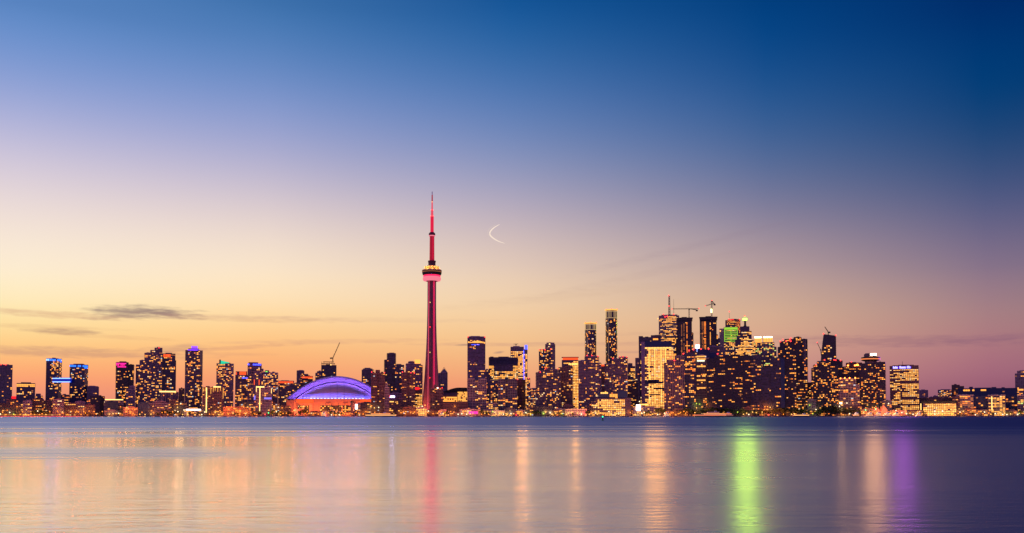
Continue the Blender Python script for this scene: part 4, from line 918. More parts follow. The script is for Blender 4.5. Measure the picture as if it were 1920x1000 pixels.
def curved():
    s = Bld('curved_tower', 'dark tower with a curved west edge and slanting roof', 2320, 1537, 1568, 'the curved tower'); b = MB(); n = 44
    zt = s.z(626.5); rows = []
    fl = lambda t: s.u(1537.2, 690) + (s.u(1544, 630) - s.u(1537.2, 690)) * max(0, (t - .35) / .65) ** 2
    xr = s.u(1567.5, 640); xm = s.u(1546, 640)
    for i in range(n):
        t0 = i / n; z = t0 * (zt - 5); b.box(fl(t0), xr, 0, 26, z, z + (zt - 5) / n, 0); b.box(fl(t0) - .4, xr + .4, -.4, 26.4, z, z + .5, 1)
    b.prism([(fl(1), 0), (xr, 0), (xr, 26), (fl(1), 26)], zt - 5, [zt, s.z(630), s.z(630), zt], 0)
    b.build('wall', [GL_BLK, CONC_D], s.root)
    for i in range(4, n - 4):
        for j in range(7):
            if random.random() < (.34 if i < 33 else .13):
                o = bpy.data.objects.new('window', unit_window(pick(PAL['condo']))); COL.objects.link(o); o.parent = s.root
                x0 = fl(i / n) + 1.2; w = (xr - x0) / 7; o.location = (x0 + j * w, -.5, i * (zt - 5) / n + .7); o.scale = (w * .8, .3, 2.6); NWIN[0] += 1
    s.beads([(1544, 626), (1567, 629.5), (1546, 675.5)], RED, 1.4)
curved()
crane('tower_crane', 'small crane with raised jib on the curved tower roof', 2330, (1553, 628), (1553, 623), (1546.5, 613), (1553, 622.5), mast_w=.8, counter=(1555, 622.5))
crane('tower_crane', 'distant leaning crane west of the curved tower', 2420, (1540, 668), (1538, 655), (1532, 642.5), (1538.5, 655), mast_w=.5, lights=[(1532, 642.5)])
tower('apartment_tower', 'the condominium below the curved tower', 'wide condominium dense with amber windows below the curved tower', 2040, [(1522, 1527, 691), (1526, 1534, 684.5), (1533, 1558, 678, dict(v0=-2)), (1557, 1572, 686, dict(lit=.35))], 'rbalc', lit=.26, pal='right', extra=lambda s, w: (s.beads([(1530, 684), (1546, 675)], RED, 1), boxpart(s, 'roof_box', 1534, 1558, 677, 680, NAVYP, -1, 14)))
tower('apartment_tower', 'the tower with red and orange lamps', 'dark tower with red and orange roof lamps east of curved tower', 2200, [(1556, 1580, 677), (1560, 1574, 675)], 'rbalc', lit=.12, pal='right', extra=lambda s, w: s.beads([(1564, 675), (1567, 675.5), (1576, 676.5)], RED, 1.2))
tower('apartment_tower', 'the orange-lamped brown tower', 'brown tower with a row of orange lamps near its roof', 2250, [(1580, 1622, 688), (1587, 1617, 681)], 'brick', lit=.25, pal='right', extra=lambda s, w: (s.beads([(1590, 685.5), (1603, 685.5), (1606, 685), (1609, 685.2)], emis('lamp_orange', (1, .22, .03), 9), 1.7), s.beads([(1596.5, 678.5)], RED, 1.2)))
tower('apartment_block', 'the white-gridded block', 'low block with a pale white grid facade and warm windows', 2030, [(1571.5, 1605, 711), (1604, 1612, 722)], 'grid', lit=.2, pal='condo', extra=lambda s, w: s.beads([(1576, 709.5), (1584, 709), (1593, 709), (1603.5, 709)], emis('lamp_orange', (1, .22, .03), 9), 1.3))
def ex(s, w):
    u = s.u(1632.5, 672); b = MB(); b.lathe([(12.5, s.z(681)), (12.5, s.z(676.5))], 24, 0, u, 16); b.build('neck', CONC_D, s.root)
    b = MB(); b.lathe([(16, s.z(676.5)), (20, s.z(675)), (20, s.z(669.5)), (17, s.z(669))], 28, 0, u, 16); b.build('revolving_lounge', BLACK, s.root)
    b = MB(); b.lathe([(20.2, s.z(674)), (20.2, s.z(672))], 28, 0, u, 16); b.build('lounge_light', emis('lounge', (1, .25, .06), 1.0), s.root)
    b = MB(); b.lathe([(12.5, s.z(669)), (12.5, s.z(664)), (10, s.z(662))], 24, 0, s.u(1631, 665), 16); b.build('roof_drum', CONC_D, s.root)
    s.panel('white_sign', 1631.5, 1643.5, 662.8, 667.2, emis('hotel_sign', (1, .70, .46), 5), v=-2, t=.8)
    wash(s, 1631.5, 1643.5, 662.8, 667.2, (1, .50, .24), 1000, v=-2.6)
    s.panel('sign_frame', 1631, 1644, 662.3, 667.8, BLACK, v=-1.1, t=2)
tower('hotel', 'the disc-topped hotel', 'hotel with a round lounge disc and bright white rooftop sign', 2050, [(1611.5, 1644, 682, dict(v0=4)), (1642.5, 1660.5, 680)], 'rbalc', lit=.24, run=.2, pal='right', extra=ex, colp=lambda c, r, f: .5 if c > .97 else .25)
def ex(s, w):
    s.panel('sign_band', 1673.5, 1708.5, 687.2, 691.6, emis('sign_band_blue', (.10, .01, .9), .8), v=-1.9, t=.4)
    # rooftop lettering, too small to read: three words of blue-violet strokes
    for a, c in ((1674.5, 1683.5), (1686.5, 1698.5), (1700.5, 1707.5)):
        q = MB(); n = int((c - a) / 1.5)
        for i in range(n):
            x = a + (c - a) * i / n; h = 4.6 if i == 0 or random.random() < .3 else 3.4; m = 689
            q.box(s.u(x, m), s.u(x + 1.15, m), -2.4, -2, s.z(691.2), s.z(691.2 - h))
        q.build('sign_word', emis('sign_violet', (.50, .45, 1), 2.2), s.root)
    wash(s, 1674.5, 1707.5, 687.5, 690.6, (.50, .07, 1), 430)
    b = MB(); u = s.u(1692, 680); b.bar((u, 10, s.z(686)), (u, 10, s.z(677.5)), .4); b.build('mast', STEEL, s.root)
    boxpart(s, 'roof_box', 1684, 1704.5, 684, 688, CONC_D, 5, 22); s.panel('light_column', 1726, 1727.5, 757, 774, C['gold'], v=-1)
tower('office_tower', 'the violet-signed office', 'golden-windowed office with a glowing violet rooftop sign', 2080, [(1669, 1689, 687, dict(lit=.5)), (1688, 1723, 686.5, dict(v0=-2))], 'brick', lit=.7, run=.7, pal='bright', extra=ex, rowp=lambda r: .86 if r < .93 else 0)
tower('apartment_block', 'the far grey tower', 'small distant grey tower just east of the violet-signed office', 3300, [(1724, 1740.5, 732)], 'far', lit=.25, pal='far')
tower('apartment_block', 'the far block with bright windows', 'distant block speckled with bright windows on the low eastern skyline', 3300, [(1759, 1786, 731.5)], 'far', lit=.4, pal='condo')
tower('apartment_block', 'the tiny far block', 'tiny distant block between the two far eastern blocks', 3400, [(1750, 1759, 743), (1742, 1751, 745)], 'far', lit=.3)
tower('apartment_block', 'the dark stair block', 'dark mid-rise stepping into the long navy building', 2300, [(1785, 1800, 722.5), (1799, 1808, 725)], 'brick', lit=.25)
tower('brick_block', 'the maroon low wing', 'long maroon wing behind the yellow-lit waterfront office', 2200, [(1724, 1790, 747)], 'brick', lit=.06, pal='right')
tower('low_rise', 'the yellow-lit waterfront office', 'low waterfront office with long bright yellow floors', 1960, [(1731, 1793, 756)], 'office', lit=.9, run=.9, pal='bright', depth=22, extra=lambda s, w: boxpart(s, 'roof_edge', 1729, 1794, 752, 756, BLACK, -1.5, 20))
def ex(s, w):
    for a, c in ((1806, 1827), (1839, 1849), (1908, 1919)): dashes(s, 'light_floor', a, c, 730.3, 733.2, E['amber'], 5)
    boxpart(s, 'roof_box', 1817, 1824, 725, 729, NAVYP, 3, 14); boxpart(s, 'roof_box', 1859, 1868, 726, 729, NAVYP, 3, 14); boxpart(s, 'roof_box', 1878, 1884, 726.6, 729, NAVYP, 4, 14)
tower('low_rise', 'the long navy building', 'long flat navy building across the low eastern skyline', 2120, [(1797, 1908, 729)], 'blue', lit=.02, depth=30, extra=ex)
def loft(nick, label, x0, x1, top, pal, lit, k):
    def ex(s, w):
        s.panel('roof_edge', x0 - 1, x1 + 1, top - 1, top + .6, CONC_L, v=-2, t=3)
        if k: s.panel('light_column', x0 + 6, x0 + 7.6, top + 2, 770, C['gold'], v=-1.3)
    tower('glass_block', nick, label, 1985, [(x0, x1, top)], 'grid', lit=lit, run=.5, pal=pal, depth=22, extra=ex)
loft('the western glass block', 'glass waterfront block glowing dim orange, westernmost of the glazed three', 1794, 1825, 741.5, 'far', .5, 0)
loft('the middle glass block', 'glass waterfront block with one golden light column', 1853, 1885, 741.5, 'office', .5, 1)
loft('the eastern glass block', 'darker glass waterfront block at the eastern edge of the view', 1908, 1935, 742, 'grn', .35, 0)
tower('low_rise', 'the navy block between glass blocks', 'navy infill block between western and middle glass blocks', 2010, [(1825.5, 1852.5, 743.5)], 'blue', lit=.12, pal='right', depth=20)
tower('low_rise', 'the navy block east of glass', 'navy infill block with warm lights east of the middle glass block', 2010, [(1885.5, 1907.5, 743)], 'blue', lit=.35, pal='right', depth=20)
tower('apartment_tower', 'the eastern edge tower', 'pale brown tower at the far eastern edge above the low skyline', 2500, [(1904, 1932, 701), (1908, 1932, 696)], 'pale', lit=.15, pal='condo')
# ================================================================== the needle tower
def needle():
    D = 2300; XM = 808.8; k = D / F; X, Y, _ = pt(XM, 770, D); r = empty('communications_tower', (X, Y, GZ), -atan2(X, Y)); BLD.append((790, 826, D, 'the needle tower'))
    tag(r, 'very tall concrete needle tower lit crimson with a round pod and antenna', 'tower')
    Z = lambda py: pt(XM, py, D)[2] - GZ
    CN = principled('tower_concrete', (.24, .12, .15), .8, var=.3, scale=.03)
    hw = lambda z: 7.6 * k + (18.5 - 7.6) * k * max(0, 1 - z / Z(560)) ** 2.0   # half width of the two visible legs
    def core(z): return (6.6 - 1.4 * z / Z(527)) * k
    n = 34; zt = Z(527)
    b = MB()
    for i in range(n):
        z0, z1 = zt * i / n, zt * (i + 1) / n
        b.prism([(core(z0) * cos(a), core(z0) * sin(a)) for a in [pi * (q / 3 + 1 / 6) for q in range(6)]], z0, z1, 0, [(core(z1) * cos(a), core(z1) * sin(a)) for a in [pi * (q / 3 + 1 / 6) for q in range(6)]])
    b.build('shaft', CN, r)
    for ang in (-16, 196, 90):
        a = R(ang); ca, sa = cos(a), sin(a); b = MB()
        def ring(z):
            l = hw(z) / cos(R(16)); w = 3.4 + 1.6 * (1 - z / zt)
            return [(ca * 2 - sa * -w, sa * 2 + ca * -w), (ca * l - sa * -w * .7, sa * l + ca * -w * .7), (ca * l - sa * w * .7, sa * l + ca * w * .7), (ca * 2 - sa * w, sa * 2 + ca * w)]
        for i in range(n):
            z0, z1 = zt * i / n, zt * (i + 1) / n; b.prism(ring(z0), z0, z1, 0, ring(z1))
        b.build('leg', CN, r)
    LED = emis('led_crimson', (1, .02, .12), 1.6); LED2 = emis('led_crimson_soft', (1, .10, .16), 1.1)
    for x, w, m in ((-5.3 * k, .75, LED2), (4.0 * k, .85, LED)):
        b = MB(); q = 120
        for i in range(q):
            z0, z1 = zt * i / q, zt * (i + .72) / q; yy = -(core(z0) * .95) - 2.4
            sc = 1 + .25 * (1 - z0 / zt); b.box(x * sc - w, x * sc + w, yy, yy + 1.0, z0, z1)
        b.build('light_strip', m, r)
    b = MB(); 
    for i in range(n):
        z0, z1 = zt * i / n, zt * (i + 1) / n; yy = -core(z0) * .87; b.box(-2.6 * k, 1.6 * k, yy - 1, yy + 1, z0, z1)
    b.build('lift_shaft', principled('lift_glass', (.10, .05, .08), .4), r)
    for py, m in ((568, C['gold']), (614, RED), (661.5, C['gold']), (709, RED)):
        b = MB(); b.box(-.8 - 4, .8 - 4, -core(Z(py)) - 2, -core(Z(py)) - 1, Z(py) - .8, Z(py) + .8); b.build('warning_light', m, r)
    ROSE = emis('radome_rose', (1, .22, .30), .95); CRIM = emis('pod_crimson', (1, .02, .10), 1.5)
    def lathe(name, prof, mat, seg=36):
        b = MB(); b.lathe([(w * k, Z(py)) for w, py in prof], seg); return b.build(name, mat, r, smooth=False)
    lathe('pod_base', [(7, 529), (9, 528), (14, 527)], CN)
    lathe('radome', [(13, 527.6), (15.6, 527), (17, 524.8), (17.2, 522.5), (16.4, 520.2), (14.5, 519.4)], ROSE)
    lathe('light_ring', [(15.4, 519.6), (16.3, 519), (16.3, 517.2), (15.4, 516.6)], CRIM)
    od = lathe('observation_deck', [(15.2, 517), (17.2, 516), (18.2, 513), (18.5, 509.5), (17.5, 508.6)], BLACK)
    lathe('deck_window', [(18.45, 511.3), (18.6, 511.1), (18.6, 510.6), (18.4, 510.4)], E['dim']).parent = od
    lathe('pod_roof', [(18.6, 508.8), (18.6, 507.2), (16, 505.5), (11.5, 503.6), (10, 502.6)], principled('pod_gold', (.75, .45, .16), .5))
    ud = lathe('upper_deck', [(13.4, 503.6), (13.8, 500.5), (12.6, 500), (7, 498.6), (6.5, 497)], principled('pod_gold', (.75, .45, .16), .5))
    for i in range(16):
        t = 2 * pi * i / 16; b = MB(); b.box(-.9, .9, -.5, .5, -1.8, 1.8); o = b.build('deck_lamp', emis('deck_lamp', (1, .50, .12), 1.8), ud); o.location = (13.9 * k * sin(t), -13.9 * k * cos(t), Z(501.8)); o.rotation_euler = (0, 0, t)
    for i in range(10):
        t = 2 * pi * i / 10; ld = bpy.data.lights.new('deck_lamp_light', 'POINT'); ld.energy = 2600; ld.color = (1, .58, .16); ld.shadow_soft_size = .5
        o = bpy.data.objects.new('deck_lamp_light', ld); COL.objects.link(o); o.parent = r; o.location = (15.5 * k * sin(t), -15.5 * k * cos(t), Z(503.3))
    lathe('equipment_deck', [(6.8, 498), (6.8, 492.5), (7.4, 492), (7.4, 489.5), (5, 489)], principled('equipment_dark', (.10, .03, .05), .6))
    for y0_, y1_, q_ in ((406, 436, 14), (444, 486, 9), (519, 527, 24), (530, 700, 5)):
        class T_: pass
        w_ = {14: 6, 9: 9, 24: 34, 5: 10}[q_]; h_ = Z(y0_) - Z(y1_); ld = bpy.data.lights.new('added_crimson_light', 'AREA'); ld.shape = 'RECTANGLE'; ld.size = w_ * k; ld.size_y = h_; ld.energy = q_ * .26 * pi * w_ * k * h_; ld.color = (1, .03, .10)
        o = bpy.data.objects.new('added_crimson_light', ld); COL.objects.link(o); o.parent = r; o.location = (0, -30, (Z(y0_) + Z(y1_)) / 2); o.rotation_euler = (R(-90), 0, 0)  # unseen area lights added before the tower for its red lake reflection
    AN = emis('mast_floodlit_glow', (.85, .006, .045), .42); AN2 = emis('mast_floodlit_glow_bright', (.95, .012, .06), .8)  # red floodlighting of the mast put into its surface as glow
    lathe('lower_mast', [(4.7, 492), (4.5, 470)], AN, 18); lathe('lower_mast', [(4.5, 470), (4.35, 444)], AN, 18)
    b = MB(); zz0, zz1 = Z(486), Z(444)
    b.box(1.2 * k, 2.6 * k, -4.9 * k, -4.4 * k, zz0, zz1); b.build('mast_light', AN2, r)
    lathe('sky_pod', [(4.6, 443.8), (5.6, 442.6), (6.2, 440.6), (6.0, 438), (4.4, 436.4), (3.4, 435.8)], principled('sky_pod_dark', (.16, .03, .05), .5), 20)
    lathe('light_ring', [(5.0, 443.6), (5.9, 442.7), (5.9, 441.8), (5.2, 441.6)], ROSE, 20)
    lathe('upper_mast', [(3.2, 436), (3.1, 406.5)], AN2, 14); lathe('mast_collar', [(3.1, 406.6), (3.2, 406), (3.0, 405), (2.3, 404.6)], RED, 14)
    lathe('upper_mast', [(2.4, 405), (2.2, 394.6)], emis('mast_floodlit_glow_rose', (1, .09, .15), .8), 12); lathe('mast_collar', [(2.3, 394.8), (2.2, 394), (1.6, 393.4)], RED, 12)
    lathe('mast_tip', [(1.5, 394), (1.3, 378)], emis('mast_floodlit_glow_rose', (1, .09, .15), .8), 10); lathe('mast_tip', [(1.25, 378), (1.1, 366)], AN, 10); lathe('mast_tip', [(.8, 366), (.7, 359.5)], WHITE, 8)
    s = MB(); s.box(-1, 1, -2, 0, Z(379.5), Z(378.6)); s.build('warning_light', C['gold'], r)
    s = MB(); s.box(-26, 26, -24, 20, 0, 12); s.build('base_building', principled('stadium_concrete', (.5, .34, .27), .85), r)
    for sx in (-1, 1):
        ld = bpy.data.lights.new('base_flood', 'POINT'); ld.energy = 45000; ld.color = (1, .22, .08); ld.shadow_soft_size = 1
        o = bpy.data.objects.new('base_flood', ld); COL.objects.link(o); o.parent = r; o.location = (sx * 16, -38, 16)
needle()
# streak of a moving aircraft's lights, shaped as a fixed glowing tube
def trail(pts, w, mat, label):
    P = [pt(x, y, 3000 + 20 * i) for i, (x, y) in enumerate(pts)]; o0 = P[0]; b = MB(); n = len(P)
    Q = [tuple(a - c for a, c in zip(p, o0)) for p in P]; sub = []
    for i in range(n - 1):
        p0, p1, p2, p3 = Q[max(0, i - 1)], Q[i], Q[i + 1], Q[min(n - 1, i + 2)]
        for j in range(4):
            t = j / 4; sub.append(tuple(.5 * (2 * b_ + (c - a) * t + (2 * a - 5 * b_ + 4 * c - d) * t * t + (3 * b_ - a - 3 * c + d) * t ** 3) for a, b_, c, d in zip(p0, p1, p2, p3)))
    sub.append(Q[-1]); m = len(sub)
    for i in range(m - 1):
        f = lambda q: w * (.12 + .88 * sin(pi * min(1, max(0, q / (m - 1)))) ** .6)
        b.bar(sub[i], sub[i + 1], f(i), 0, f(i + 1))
    o = b.build('aircraft_light_trail', mat); o.location = o0; tag(o, label, 'aircraft light trail', 'aircraft light trails')
trail([(936.8, 421), (929, 425.3), (923, 430), (919.5, 434.5), (918.3, 438.5), (920, 442.5), (925, 447), (930.5, 450.5), (938, 454), (946.8, 456.5)], 1.7, emis('trail_glow', (1, .82, .68), .92), 'bright thin curved aircraft light trail in the sky east of the needle tower')
trail([(931, 420.3), (922.5, 425.5), (917, 430.5), (914.5, 435), (915, 439), (918, 443.5)], .35, emis('trail_faint', (.9, .74, .62), .8), 'fainter shorter aircraft light trail curving just outside the bright one')

# ================================================================== the waterfront
def near_nick(px):
    c = [(D, abs(px - (a + b) / 2), n) for a, b, D, n in BLD if a - 1 <= px <= b + 1 and D < 2700]
    if not c: c = [(abs(px - (a + b) / 2), 0, n) for a, b, D, n in BLD]
    return min(c)[2]
HIGH = list(BLD)
# low blocks filling the foot of the skyline: px0, px1, top, style, lit, palette
LOWS = [(-30, 12, 757, 'brick', .2, 'condo'), (12, 30, 750, 'brick', .35, 'condo'), (29, 44, 757, 'far', .3, 'condo'), (43, 60, 753, 'far', .2, 'condo'), (59, 82, 749, 'brick', .15, 'condo'), (81, 100, 752, 'brick', .3, 'condo'),
 (99, 120, 750, 'far', .22, 'condo'), (119, 142, 757, 'brick', .3, 'office'), (141, 160, 754, 'far', .2, 'condo'), (158, 178, 760, 'brick', .15, 'right'), (196, 220, 771, 'pale', .35, 'condo'), (219, 232, 762, 'brick', .45, 'right'), (231, 258, 765, 'brick', .5, 'right'),
 (318, 334, 751, 'brick', .3, 'condo'), (333, 350, 756, 'brick', .25, 'right'), (396, 436, 770, 'brick', .3, 'right'), (419, 441, 764, 'brick', .2, 'condo'), (436, 470, 765, 'brick', .55, 'condo'), (468, 482, 762, 'brick', .45, 'condo'),
 (508, 524, 757, 'brick', .5, 'condo'), (524, 545, 762, 'brick', .2, 'right'), (575, 600, 773, 'brick', .6, 'condo'), (604, 640, 772, 'pale', .5, 'condo'), (664, 684, 758, 'far', .35, 'condo'), (676, 698, 756, 'rbalc', .15, 'condo'),
 (756, 780, 764, 'brick', .45, 'condo'), (776, 800, 766, 'pale', .8, 'bright'), (800, 822, 770, 'brick', .4, 'condo'), (822, 842, 771, 'far', .3, 'condo'), (840, 864, 774, 'brick', .4, 'right'),
 (900, 920, 769, 'far', .3, 'condo'), (912, 932, 757, 'far', .4, 'office'), (918, 946, 771, 'pale', .5, 'office'), (944, 968, 768, 'navy', .2, 'office'), (966, 984, 770, 'pale', .4, 'condo'), (983, 1000, 765, 'brick', .6, 'condo'),
 (1000, 1036, 763.5, 'rbalc', .02, 'condo'), (1035, 1050, 770, 'brick', .4, 'condo'), (1038, 1062, 768, 'pale', .2, 'condo'), (1055, 1075, 760, 'brick', .35, 'right'), (1060, 1100, 768, 'pale', .25, 'condo'), (1098, 1110, 765, 'rbalc', .1, 'condo'),
 (1240, 1262, 771, 'brick', .5, 'right'), (1262, 1290, 768, 'brick', .45, 'right'), (1322, 1352, 764, 'rbalc', .15, 'right'), (1395, 1412, 765, 'brick', .2, 'right'), (1424, 1448, 766, 'brick', .6, 'right'),
 (1514, 1530, 750, 'pale', .3, 'condo'), (1568, 1616, 762, 'brick', .3, 'right'), (1614, 1642, 768, 'brick', .5, 'right'), (1655, 1672, 752, 'far', .3, 'right'), (1700, 1730, 770, 'brick', .6, 'right'), (1668, 1700, 771, 'brick', .5, 'right'),
 (1740, 1768, 749, 'brick', .1, 'right'), (1806, 1830, 768, 'brick', .55, 'right'), (1830, 1852, 769, 'navy', .2, 'right'), (1884, 1910, 771, 'rbalc', .25, 'condo'), (1786, 1800, 745, 'brick', .35, 'right')]
seen = {}
for i, (a, c, t, stl, lt, pl) in enumerate(LOWS):
    nk = near_nick((a + c) / 2); w = {'brick': 'reddish', 'far': 'violet', 'pale': 'pale', 'rbalc': 'dark', 'navy': 'navy'}[stl]; g = 'dark' if lt < .18 else 'dimly lit' if lt < .34 else 'brightly lit'
    lab = f'low {w} {g} waterfront building at the foot of {nk}'
    q = seen.get(lab, 0); seen[lab] = q + 1
    if q: lab = f'{w} {g} building, {["", "second", "third", "fourth"][q]} from west below {nk}'
    D = 1930 + (i % 4) * 14 if t > 762 else 1990 + (i % 3) * 16
    HL = len(BLD)
    lab = ' '.join(lab.replace('waterfront building at the foot of', 'quay building below').split()[:16])
    tower('low_building', 'x', lab, D, [(a, c, t)], stl, lit=lt, pal=pl, depth=13, run=.5, group='low buildings along the waterfront', cap=60)
    del BLD[HL:]
# named oddities
def simple(name, label, cat, px, py, D, build):
    X, Y, Z = pt(px, py, D); o = build(X, Y); return o
X, Y, _ = pt(660, 775, 1945); r = empty('silo_tower', (X, Y, GZ)); tag(r, 'dark slim concrete tower with domed cap on the quay before the stadium', 'tower')
b = MB(); h = pt(660, 755, 1945)[2] - GZ; b.lathe([(3.2, 0), (2.9, h)], 18); b.build('shaft', CONC_D, r); b = MB(); b.lathe([(3.6, h), (3.6, h + 2), (2.4, h + 3.4), (.6, h + 4.4)], 18); b.build('cap', STEEL, r)
X, Y, _ = pt(1027.2, 775, 1960); r = empty('chimney', (X, Y, GZ)); tag(r, 'tall thin dark chimney before the broad balconied condominium', 'chimney')
b = MB(); h = pt(1027, 741, 1960)[2] - GZ; b.lathe([(1.5, 0), (1.1, h - 1)], 12); b.build('stack', BLACK, r); b = MB(); b.lathe([(1.4, h - 1), (1.4, h)], 12); b.build('cap', STEEL, r)
X, Y, _ = pt(668, 775, 1950); r = empty('video_screen', (X, Y, GZ)); tag(r, 'bright white and red video screen on posts before the stadium', 'screen')
b = MB(); b.box(-2.4, 2.4, 0, 1, pt(668, 767.5, 1950)[2] - GZ, pt(668, 758, 1950)[2] - GZ); b.build('panel', emis('screen_white', (1, .55, .5), 7), r); b = MB(); b.box(-2, -1.4, .2, .8, 0, 15); b.box(1.4, 2, .2, .8, 0, 15); b.build('post', STEEL, r)
# big event tent, lit orange from the lamps around it
TENT = principled('tent_fabric', (.75, .30, .16), .8)
X, Y, _ = pt(1655, 775, 1945); r = empty('event_tent', (X, Y, GZ)); tag(r, 'large orange-lit peaked tent on the quay before the disc-topped hotel', 'tent')
b = MB(); k = 1945 / F
for x0, x1, pk in ((-16, -1, 20), (-4, 14, 25)):
    zt = pk * k * .8; b.prism([(x0 * k, 0), (x1 * k, 0), (x1 * k, 18), (x0 * k, 18)], 9 * k * .5, zt, 0, [((x0 + x1) / 2 * k - 1, 8), ((x0 + x1) / 2 * k + 1, 8), ((x0 + x1) / 2 * k + 1, 10), ((x0 + x1) / 2 * k - 1, 10)])
b.build('canopy', TENT, r); b = MB(); b.box(-15.8 * k, 13.8 * k, .2, 17.8, 0, 4.5 * k); b.build('wall', TENT, r)

# trees
LEAF = [principled('foliage_dark', (.035, .05, .02), .8, var=.5, scale=.4), principled('foliage_lamplit_tint', (.10, .11, .02), .8, var=.5, scale=.4)]  # lamplight on some trees put into a brighter leaf colour
BARK = principled('bark', (.06, .04, .03), .9)
def crown_mesh(seed, mat):
    rn = random.Random(seed); b = MB(); cl = []
    for i in range(17):
        a = rn.uniform(0, 2 * pi); rr = rn.uniform(0, 3.8) ; cl.append((rr * cos(a), rr * sin(a), rn.uniform(3.2, 9.4 - rr * .6), rn.uniform(.9, 1.9)))
    for (cx, cy, cz, cr) in cl:
        for j in range(42):
            u, v, w = rn.gauss(0, 1), rn.gauss(0, 1), rn.gauss(0, 1); l = sqrt(u * u + v * v + w * w) or 1; q = cr * rn.uniform(.5, 1.05) / l
            x, y, z = cx + u * q, cy + v * q, cz + w * q * .8; s_ = rn.uniform(.22, .5); t = rn.uniform(0, pi); e = rn.uniform(-1, 1)
            dx, dy, dz = cos(t) * s_, sin(t) * s_, e * s_ * .6
            b.quad((x - dx, y - dy, z - dz), (x + dy * .6, y - dx * .6, z - s_ * .6), (x + dx, y + dy, z + dz), (x - dy * .6, y + dx * .6, z + s_ * .6))
    return b.mesh('crown', mat)
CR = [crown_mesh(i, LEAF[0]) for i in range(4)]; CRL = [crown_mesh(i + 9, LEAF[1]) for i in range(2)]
def trunk_mesh():
    b = MB(); b.bar((0, 0, 0), (.1, 0, 4.5), .35, 0, .22)
    for a in (0, 2.1, 4.2): b.bar((.1, 0, 3.4), (2.2 * cos(a), 2.2 * sin(a), 6.6), .18, 0, .06)
    return b.mesh('trunk', BARK)
TR = trunk_mesh()
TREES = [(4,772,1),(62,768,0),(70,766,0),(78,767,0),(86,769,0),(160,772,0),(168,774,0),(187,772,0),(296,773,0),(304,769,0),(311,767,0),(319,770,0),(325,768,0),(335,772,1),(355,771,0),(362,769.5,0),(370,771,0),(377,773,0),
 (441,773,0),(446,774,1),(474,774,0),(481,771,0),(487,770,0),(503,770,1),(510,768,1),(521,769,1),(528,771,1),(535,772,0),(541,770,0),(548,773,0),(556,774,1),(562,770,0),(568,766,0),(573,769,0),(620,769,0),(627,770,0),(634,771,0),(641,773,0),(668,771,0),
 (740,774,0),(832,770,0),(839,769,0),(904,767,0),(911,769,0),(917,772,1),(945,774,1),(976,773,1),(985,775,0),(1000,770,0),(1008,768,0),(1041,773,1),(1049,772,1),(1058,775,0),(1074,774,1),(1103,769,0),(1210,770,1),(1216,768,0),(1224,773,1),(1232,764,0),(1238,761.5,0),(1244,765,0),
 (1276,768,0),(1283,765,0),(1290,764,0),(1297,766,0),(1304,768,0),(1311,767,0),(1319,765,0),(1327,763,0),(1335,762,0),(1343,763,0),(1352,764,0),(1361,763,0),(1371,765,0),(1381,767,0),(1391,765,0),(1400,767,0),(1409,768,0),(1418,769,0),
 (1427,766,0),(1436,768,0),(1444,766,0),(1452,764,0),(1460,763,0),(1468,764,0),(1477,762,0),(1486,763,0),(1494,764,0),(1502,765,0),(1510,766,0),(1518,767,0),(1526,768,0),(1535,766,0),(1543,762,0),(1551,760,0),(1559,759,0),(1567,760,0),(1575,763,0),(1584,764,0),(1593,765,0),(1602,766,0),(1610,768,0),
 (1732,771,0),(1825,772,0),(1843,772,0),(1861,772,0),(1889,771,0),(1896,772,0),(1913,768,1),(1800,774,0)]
cnt = {}; place = []
for i, (px, ty, lt) in enumerate(TREES): place.append((near_nick(px), px, ty, lt))
for p in place: cnt[(p[0], p[3])] = cnt.get((p[0], p[3]), 0) + 1
idx = {}; ORD = ['first', 'second', 'third', 'fourth', 'fifth', 'sixth', 'seventh', 'eighth', 'ninth', 'tenth', 'eleventh', 'twelfth', 'thirteenth', 'fourteenth', 'fifteenth', 'sixteenth', 'seventeenth', 'eighteenth', 'nineteenth', 'twentieth'] + [f'{n_}th' for n_ in range(21, 60)]
def ordlab(key, n, i): return '' if n == 1 else f', {ORD[i]} from the west'
for (nk, px, ty, lt) in place:
    D = 1915 + random.uniform(0, 14); X, Y, Zt = pt(px, ty, D); h = Zt - GZ; key = (nk, lt); i = idx.get(key, 0); idx[key] = i + 1
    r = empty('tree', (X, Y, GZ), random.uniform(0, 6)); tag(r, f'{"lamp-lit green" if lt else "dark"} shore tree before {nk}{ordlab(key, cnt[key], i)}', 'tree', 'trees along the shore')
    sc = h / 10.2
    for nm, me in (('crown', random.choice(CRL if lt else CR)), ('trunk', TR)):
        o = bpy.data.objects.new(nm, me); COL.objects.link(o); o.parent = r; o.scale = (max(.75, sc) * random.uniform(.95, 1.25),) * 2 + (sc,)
# street lamps
LK = {'o': emis('lamp_sodium', (1, .27, .02), 1.8), 'y': emis('lamp_warm', (1, .50, .09), 1.9), 'w': emis('lamp_white', (1, .76, .44), 2.6), 'g': emis('lamp_green', (.03, 1, .28), 3), 'r': emis('lamp_red', (1, .03, .04), 3.5), 'l': emis('lamp_lime', (.60, .80, .06), 1.5)}
LC = {'o': (1, .22, .03), 'y': (1, .46, .14), 'w': (1, .66, .36), 'g': (.05, 1, .35), 'r': (1, .04, .05), 'l': (.6, .9, .12)}
LD = {}
for k_ in LC:
    LD[k_] = bpy.data.lights.new('lamp_light', 'POINT'); LD[k_].energy = {'o': 10500, 'y': 8500, 'w': 6500}.get(k_, 6000); LD[k_].color = LC[k_]; LD[k_].shadow_soft_size = 3.2
LW = {'o': 'orange', 'y': 'yellow', 'w': 'white', 'g': 'green', 'r': 'red', 'l': 'lime'}
